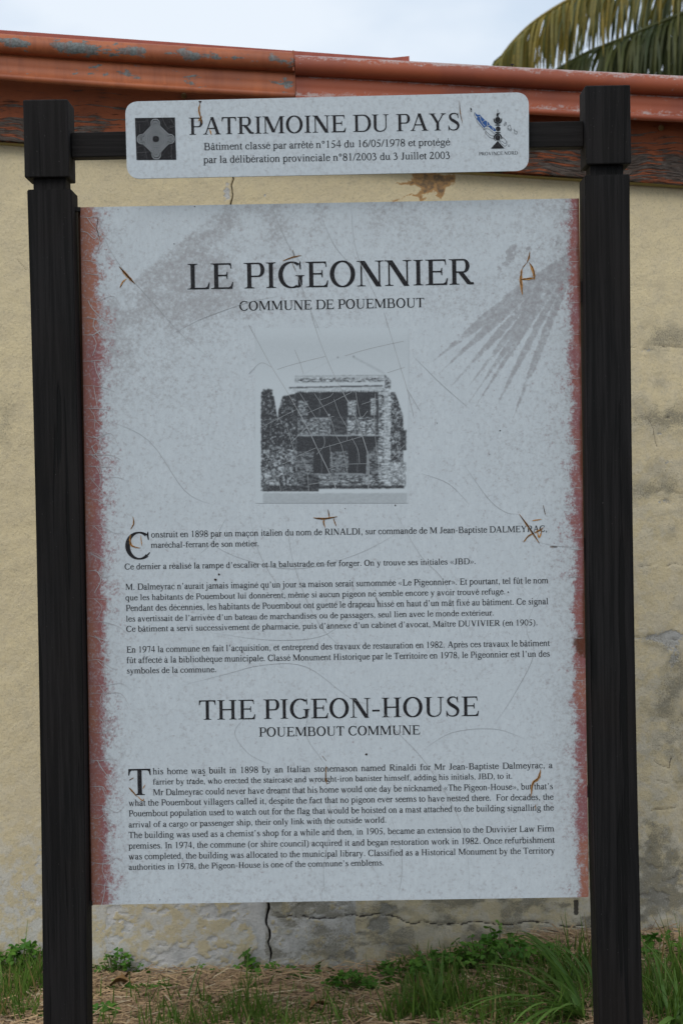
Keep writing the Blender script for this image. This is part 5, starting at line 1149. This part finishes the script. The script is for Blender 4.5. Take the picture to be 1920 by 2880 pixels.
for _ in range(60): tuft(random.uniform(560, 1000), random.uniform(2830, 2895), 7, .06, .02, .004, .9)
tag(gr.build('grass', M['grass']), 'short green grass tufts growing through the straw along the wall', 'grass', kind='stuff')

# broad bladed grass clumps: every blade a part
def blade_mesh(seed):
    random.seed(seed); m = MB(); L = 1.0; q = Vector((0, 0, 0)); an = random.uniform(.25, .9); n = 12; vs = []
    for g_ in range(n + 1):
        t = g_ / n; w = .021 * (.5 + 1.4 * t if t < .35 else (1 - (t - .35) / .65) ** .7) ; 
        vs += [q + Vector((0, -w, w * .35)), q, q + Vector((0, w, w * .35))]
        q = q + Vector((math.sin(an), 0, math.cos(an))) * (L / n); an += (1.25 + .5 * random.random()) / n
    m.add(vs, [f for g_ in range(n) for f in ((3 * g_, 3 * g_ + 1, 3 * g_ + 4, 3 * g_ + 3), (3 * g_ + 1, 3 * g_ + 2, 3 * g_ + 5, 3 * g_ + 4))])
    return m.mesh('blade', M['blade'], True)
BL = [blade_mesh(k) for k in range(5)]
def clump(px_, py_, blades, label, group='broad bladed grass clumps'):
    x, y = ground_at(px_, py_); e = empty('grass_clump', (x, y, float(gz(x, y)) - .01)); tag(e, label, 'grass clump', group)
    for az, L, tilt in blades:
        o = bpy.data.objects.new('blade', random.choice(BL)); COL.objects.link(o); o.parent = e; o.location = (random.uniform(-.02, .02), random.uniform(-.02, .02), 0)
        o.rotation_euler = (random.uniform(-.3, .3), tilt, az); o.scale = (L, L * random.uniform(.8, 1.3), L)
PI = math.pi; random.seed(5)
clump(1640, 2880, [(PI + random.uniform(-1.2, 1.0), random.uniform(.14, .38), random.uniform(-.5, .8)) for _ in range(44)] + [(PI + .2, .38, .55), (PI - .1, .36, .75), (PI, .42, .5), (PI + .1, .4, .85)], 'broad bladed grass clump arching left from the foot of the right post')
clump(1650, 2800, [(PI + random.uniform(-1.2, .9), random.uniform(.12, .25), random.uniform(-.8, .1)) for _ in range(14)], 'upright grass clump between the wall and the right post')
clump(1900, 2900, [(random.uniform(0, 6.28), random.uniform(.2, .36), random.uniform(-.4, .1)) for _ in range(20)], 'leafy grass clump to the right of the right post')
clump(1210, 2890, [(random.uniform(0, 6.28), random.uniform(.16, .28), random.uniform(-.5, 0)) for _ in range(14)], 'dense dark grass clump in front of the clover mat')

# clover-like weeds: every leaf a part
def leaf_mesh(seed, lobes=3, notch=.15):
    random.seed(seed); m = MB()
    for k in range(lobes):
        a = (k - (lobes - 1) / 2) * (2.0 * PI / 3.2); ca, sa = math.cos(a), math.sin(a); vs = []; pts = [(0, 0), (.35, .30), (.7, .46), (.95, .36), (1.0 - notch, 0), (.95, -.36), (.7, -.46), (.35, -.30)]
        for i, (u, v) in enumerate(pts):
            z = .22 * abs(v) - .18 * u * u; vs.append((u * ca - v * sa, u * sa + v * ca, z))
        m.add(vs, [(0, 1, 2, 3, 4), (0, 4, 5, 6, 7)])
    return m.mesh('leaf', M['clover'])
LM = [leaf_mesh(1), leaf_mesh(2, 3, .05), leaf_mesh(3, 3, .2), leaf_mesh(4, 2, .0)]
def weed(px_, py_, n, size, spread, height, label, kind=None, up=1.0):
    x, y = ground_at(px_, py_); z0 = float(gz(x, y)); e = empty('clover_weed', (x, y, z0)); tag(e, label, 'weed', 'clover-like weeds growing at the foot of the wall'); s = MB()
    for i in range(n):
        lx = random.gauss(0, spread); ly = min(random.gauss(0, spread * .45), WALL_Y - .035 - y); lz = height * random.uniform(.3, 1.05) * max(.35, 1 - abs(lx) / (spread * 3))
        o = bpy.data.objects.new('leaf', LM[kind] if kind is not None else random.choice(LM[:3])); COL.objects.link(o); o.parent = e; o.location = (lx, ly, lz)
        k = size * random.uniform(.7, 1.25); o.scale = (k, k, k); o.rotation_euler = (random.uniform(.15, .9), random.uniform(-.4, .4), random.uniform(0, 6.28))
        b = (lx * .35, ly * .35, -.01); md = (lx * .75, ly * .75, lz * .65); w = .0012
        s.add([(b[0] - w, b[1], b[2]), (b[0] + w, b[1], b[2]), (md[0] + w, md[1], md[2]), (md[0] - w, md[1], md[2]), (lx + w, ly, lz), (lx - w, ly, lz)], [(0, 1, 2, 3), (3, 2, 4, 5)])
    s.build('stem', M['stemm'], e)
random.seed(31)
W_ = [(60, 2735, 60, .019, .06, .11, 'leafy weed climbing the wall left of the left post'), (5, 2720, 16, .024, .04, .12, 'leafy weed at the far left edge against the wall'),
 (325, 2750, 46, .015, .05, .08, 'bushy clover weed just right of the left post by the wall'), (345, 2805, 18, .019, .04, .03, 'low clover weed in the straw right of the left post'), (425, 2800, 34, .015, .04, .045, 'clover weed between the left post and the bare straw'),
 (575, 2755, 9, .013, .03, .055, 'thin sprig of clover under the dark grit patch'), (690, 2745, 7, .022, .02, .07, 'sprig of large round leaves left of the wall crack'), (790, 2752, 16, .020, .05, .05, 'creeping clover just right of the wall crack'), (840, 2775, 8, .026, .03, .03, 'large pale heart leaved clover below the wall crack'),
 (985, 2800, 70, .016, .045, .07, 'dense bushy clover weed in the middle of the straw'), (1072, 2752, 9, .016, .02, .05, 'small clover sprig beside the green mat'), (900, 2755, 10, .016, .04, .04, 'clover runner between the crack and the bushy weed'),
 (1170, 2765, 62, .016, .075, .06, 'left end of the clover mat under the wall'), (1260, 2755, 74, .016, .08, .085, 'clover weed in the left half of the mat'), (1350, 2735, 74, .016, .075, .10, 'tall clover weed in the middle of the mat'), (1405, 2705, 18, .020, .035, .12, 'bright topmost clover sprig of the mat'), (1440, 2730, 66, .016, .075, .09, 'clover weed in the right half of the mat'), (1535, 2735, 52, .016, .07, .08, 'right end of the clover mat near the post'),
 (1828, 2700, 7, .022, .012, .10, 'single clover sprig on the wall right of the right post'), (1880, 2720, 22, .020, .05, .08, 'clover weed at the far right edge by the wall'), (290, 2870, 14, .020, .03, .04, 'low clover by the foot of the left post'), (140, 2880, 10, .018, .04, .03, 'small clover left of the left post foot'), (760, 2850, 12, .016, .06, .02, 'sparse clover in front of the heart leaved one'), (1340, 2820, 16, .017, .06, .03, 'low clover between the grass clumps')]
for w in W_: weed(*w)
# dead leaves lying on the straw
for (px_, py_, s, az, lab) in ((870, 2865, .035, .6, 'curled brown dead leaf lying in the grass right of centre'), (310, 2795, .04, 0.1, 'large tan dead leaf lying at the foot of the left post'), (345, 2780, .025, 1.2, 'small dry leaf on the straw under the bushy clover'), (1105, 2835, .012, .4, 'tiny pale scrap lying in the straw beside the grass clump')):
    x, y = ground_at(px_, py_); m = MB(); n = 8; vs = []
    for i in range(n + 1):
        t = i / n; w = s * .5 * math.sin(PI * min(1, t * .96 + .02)) ; cz_ = .012 * math.sin(t * 5)
        vs += [(t * s * 2, -w, .006 + cz_ + w * .5), (t * s * 2, 0, cz_), (t * s * 2, w, .004 + cz_ + w * .4)]
    m.add(vs, [f for g_ in range(n) for f in ((3 * g_, 3 * g_ + 1, 3 * g_ + 4, 3 * g_ + 3), (3 * g_ + 1, 3 * g_ + 2, 3 * g_ + 5, 3 * g_ + 4))])
    o = m.build('dead_leaf', M['dleaf'], smooth=True); o.location = (x, y, float(gz(x, y)) + .018); o.rotation_euler = (0, -.1, az); tag(o, lab, 'dead leaf', 'dead leaves on the straw')
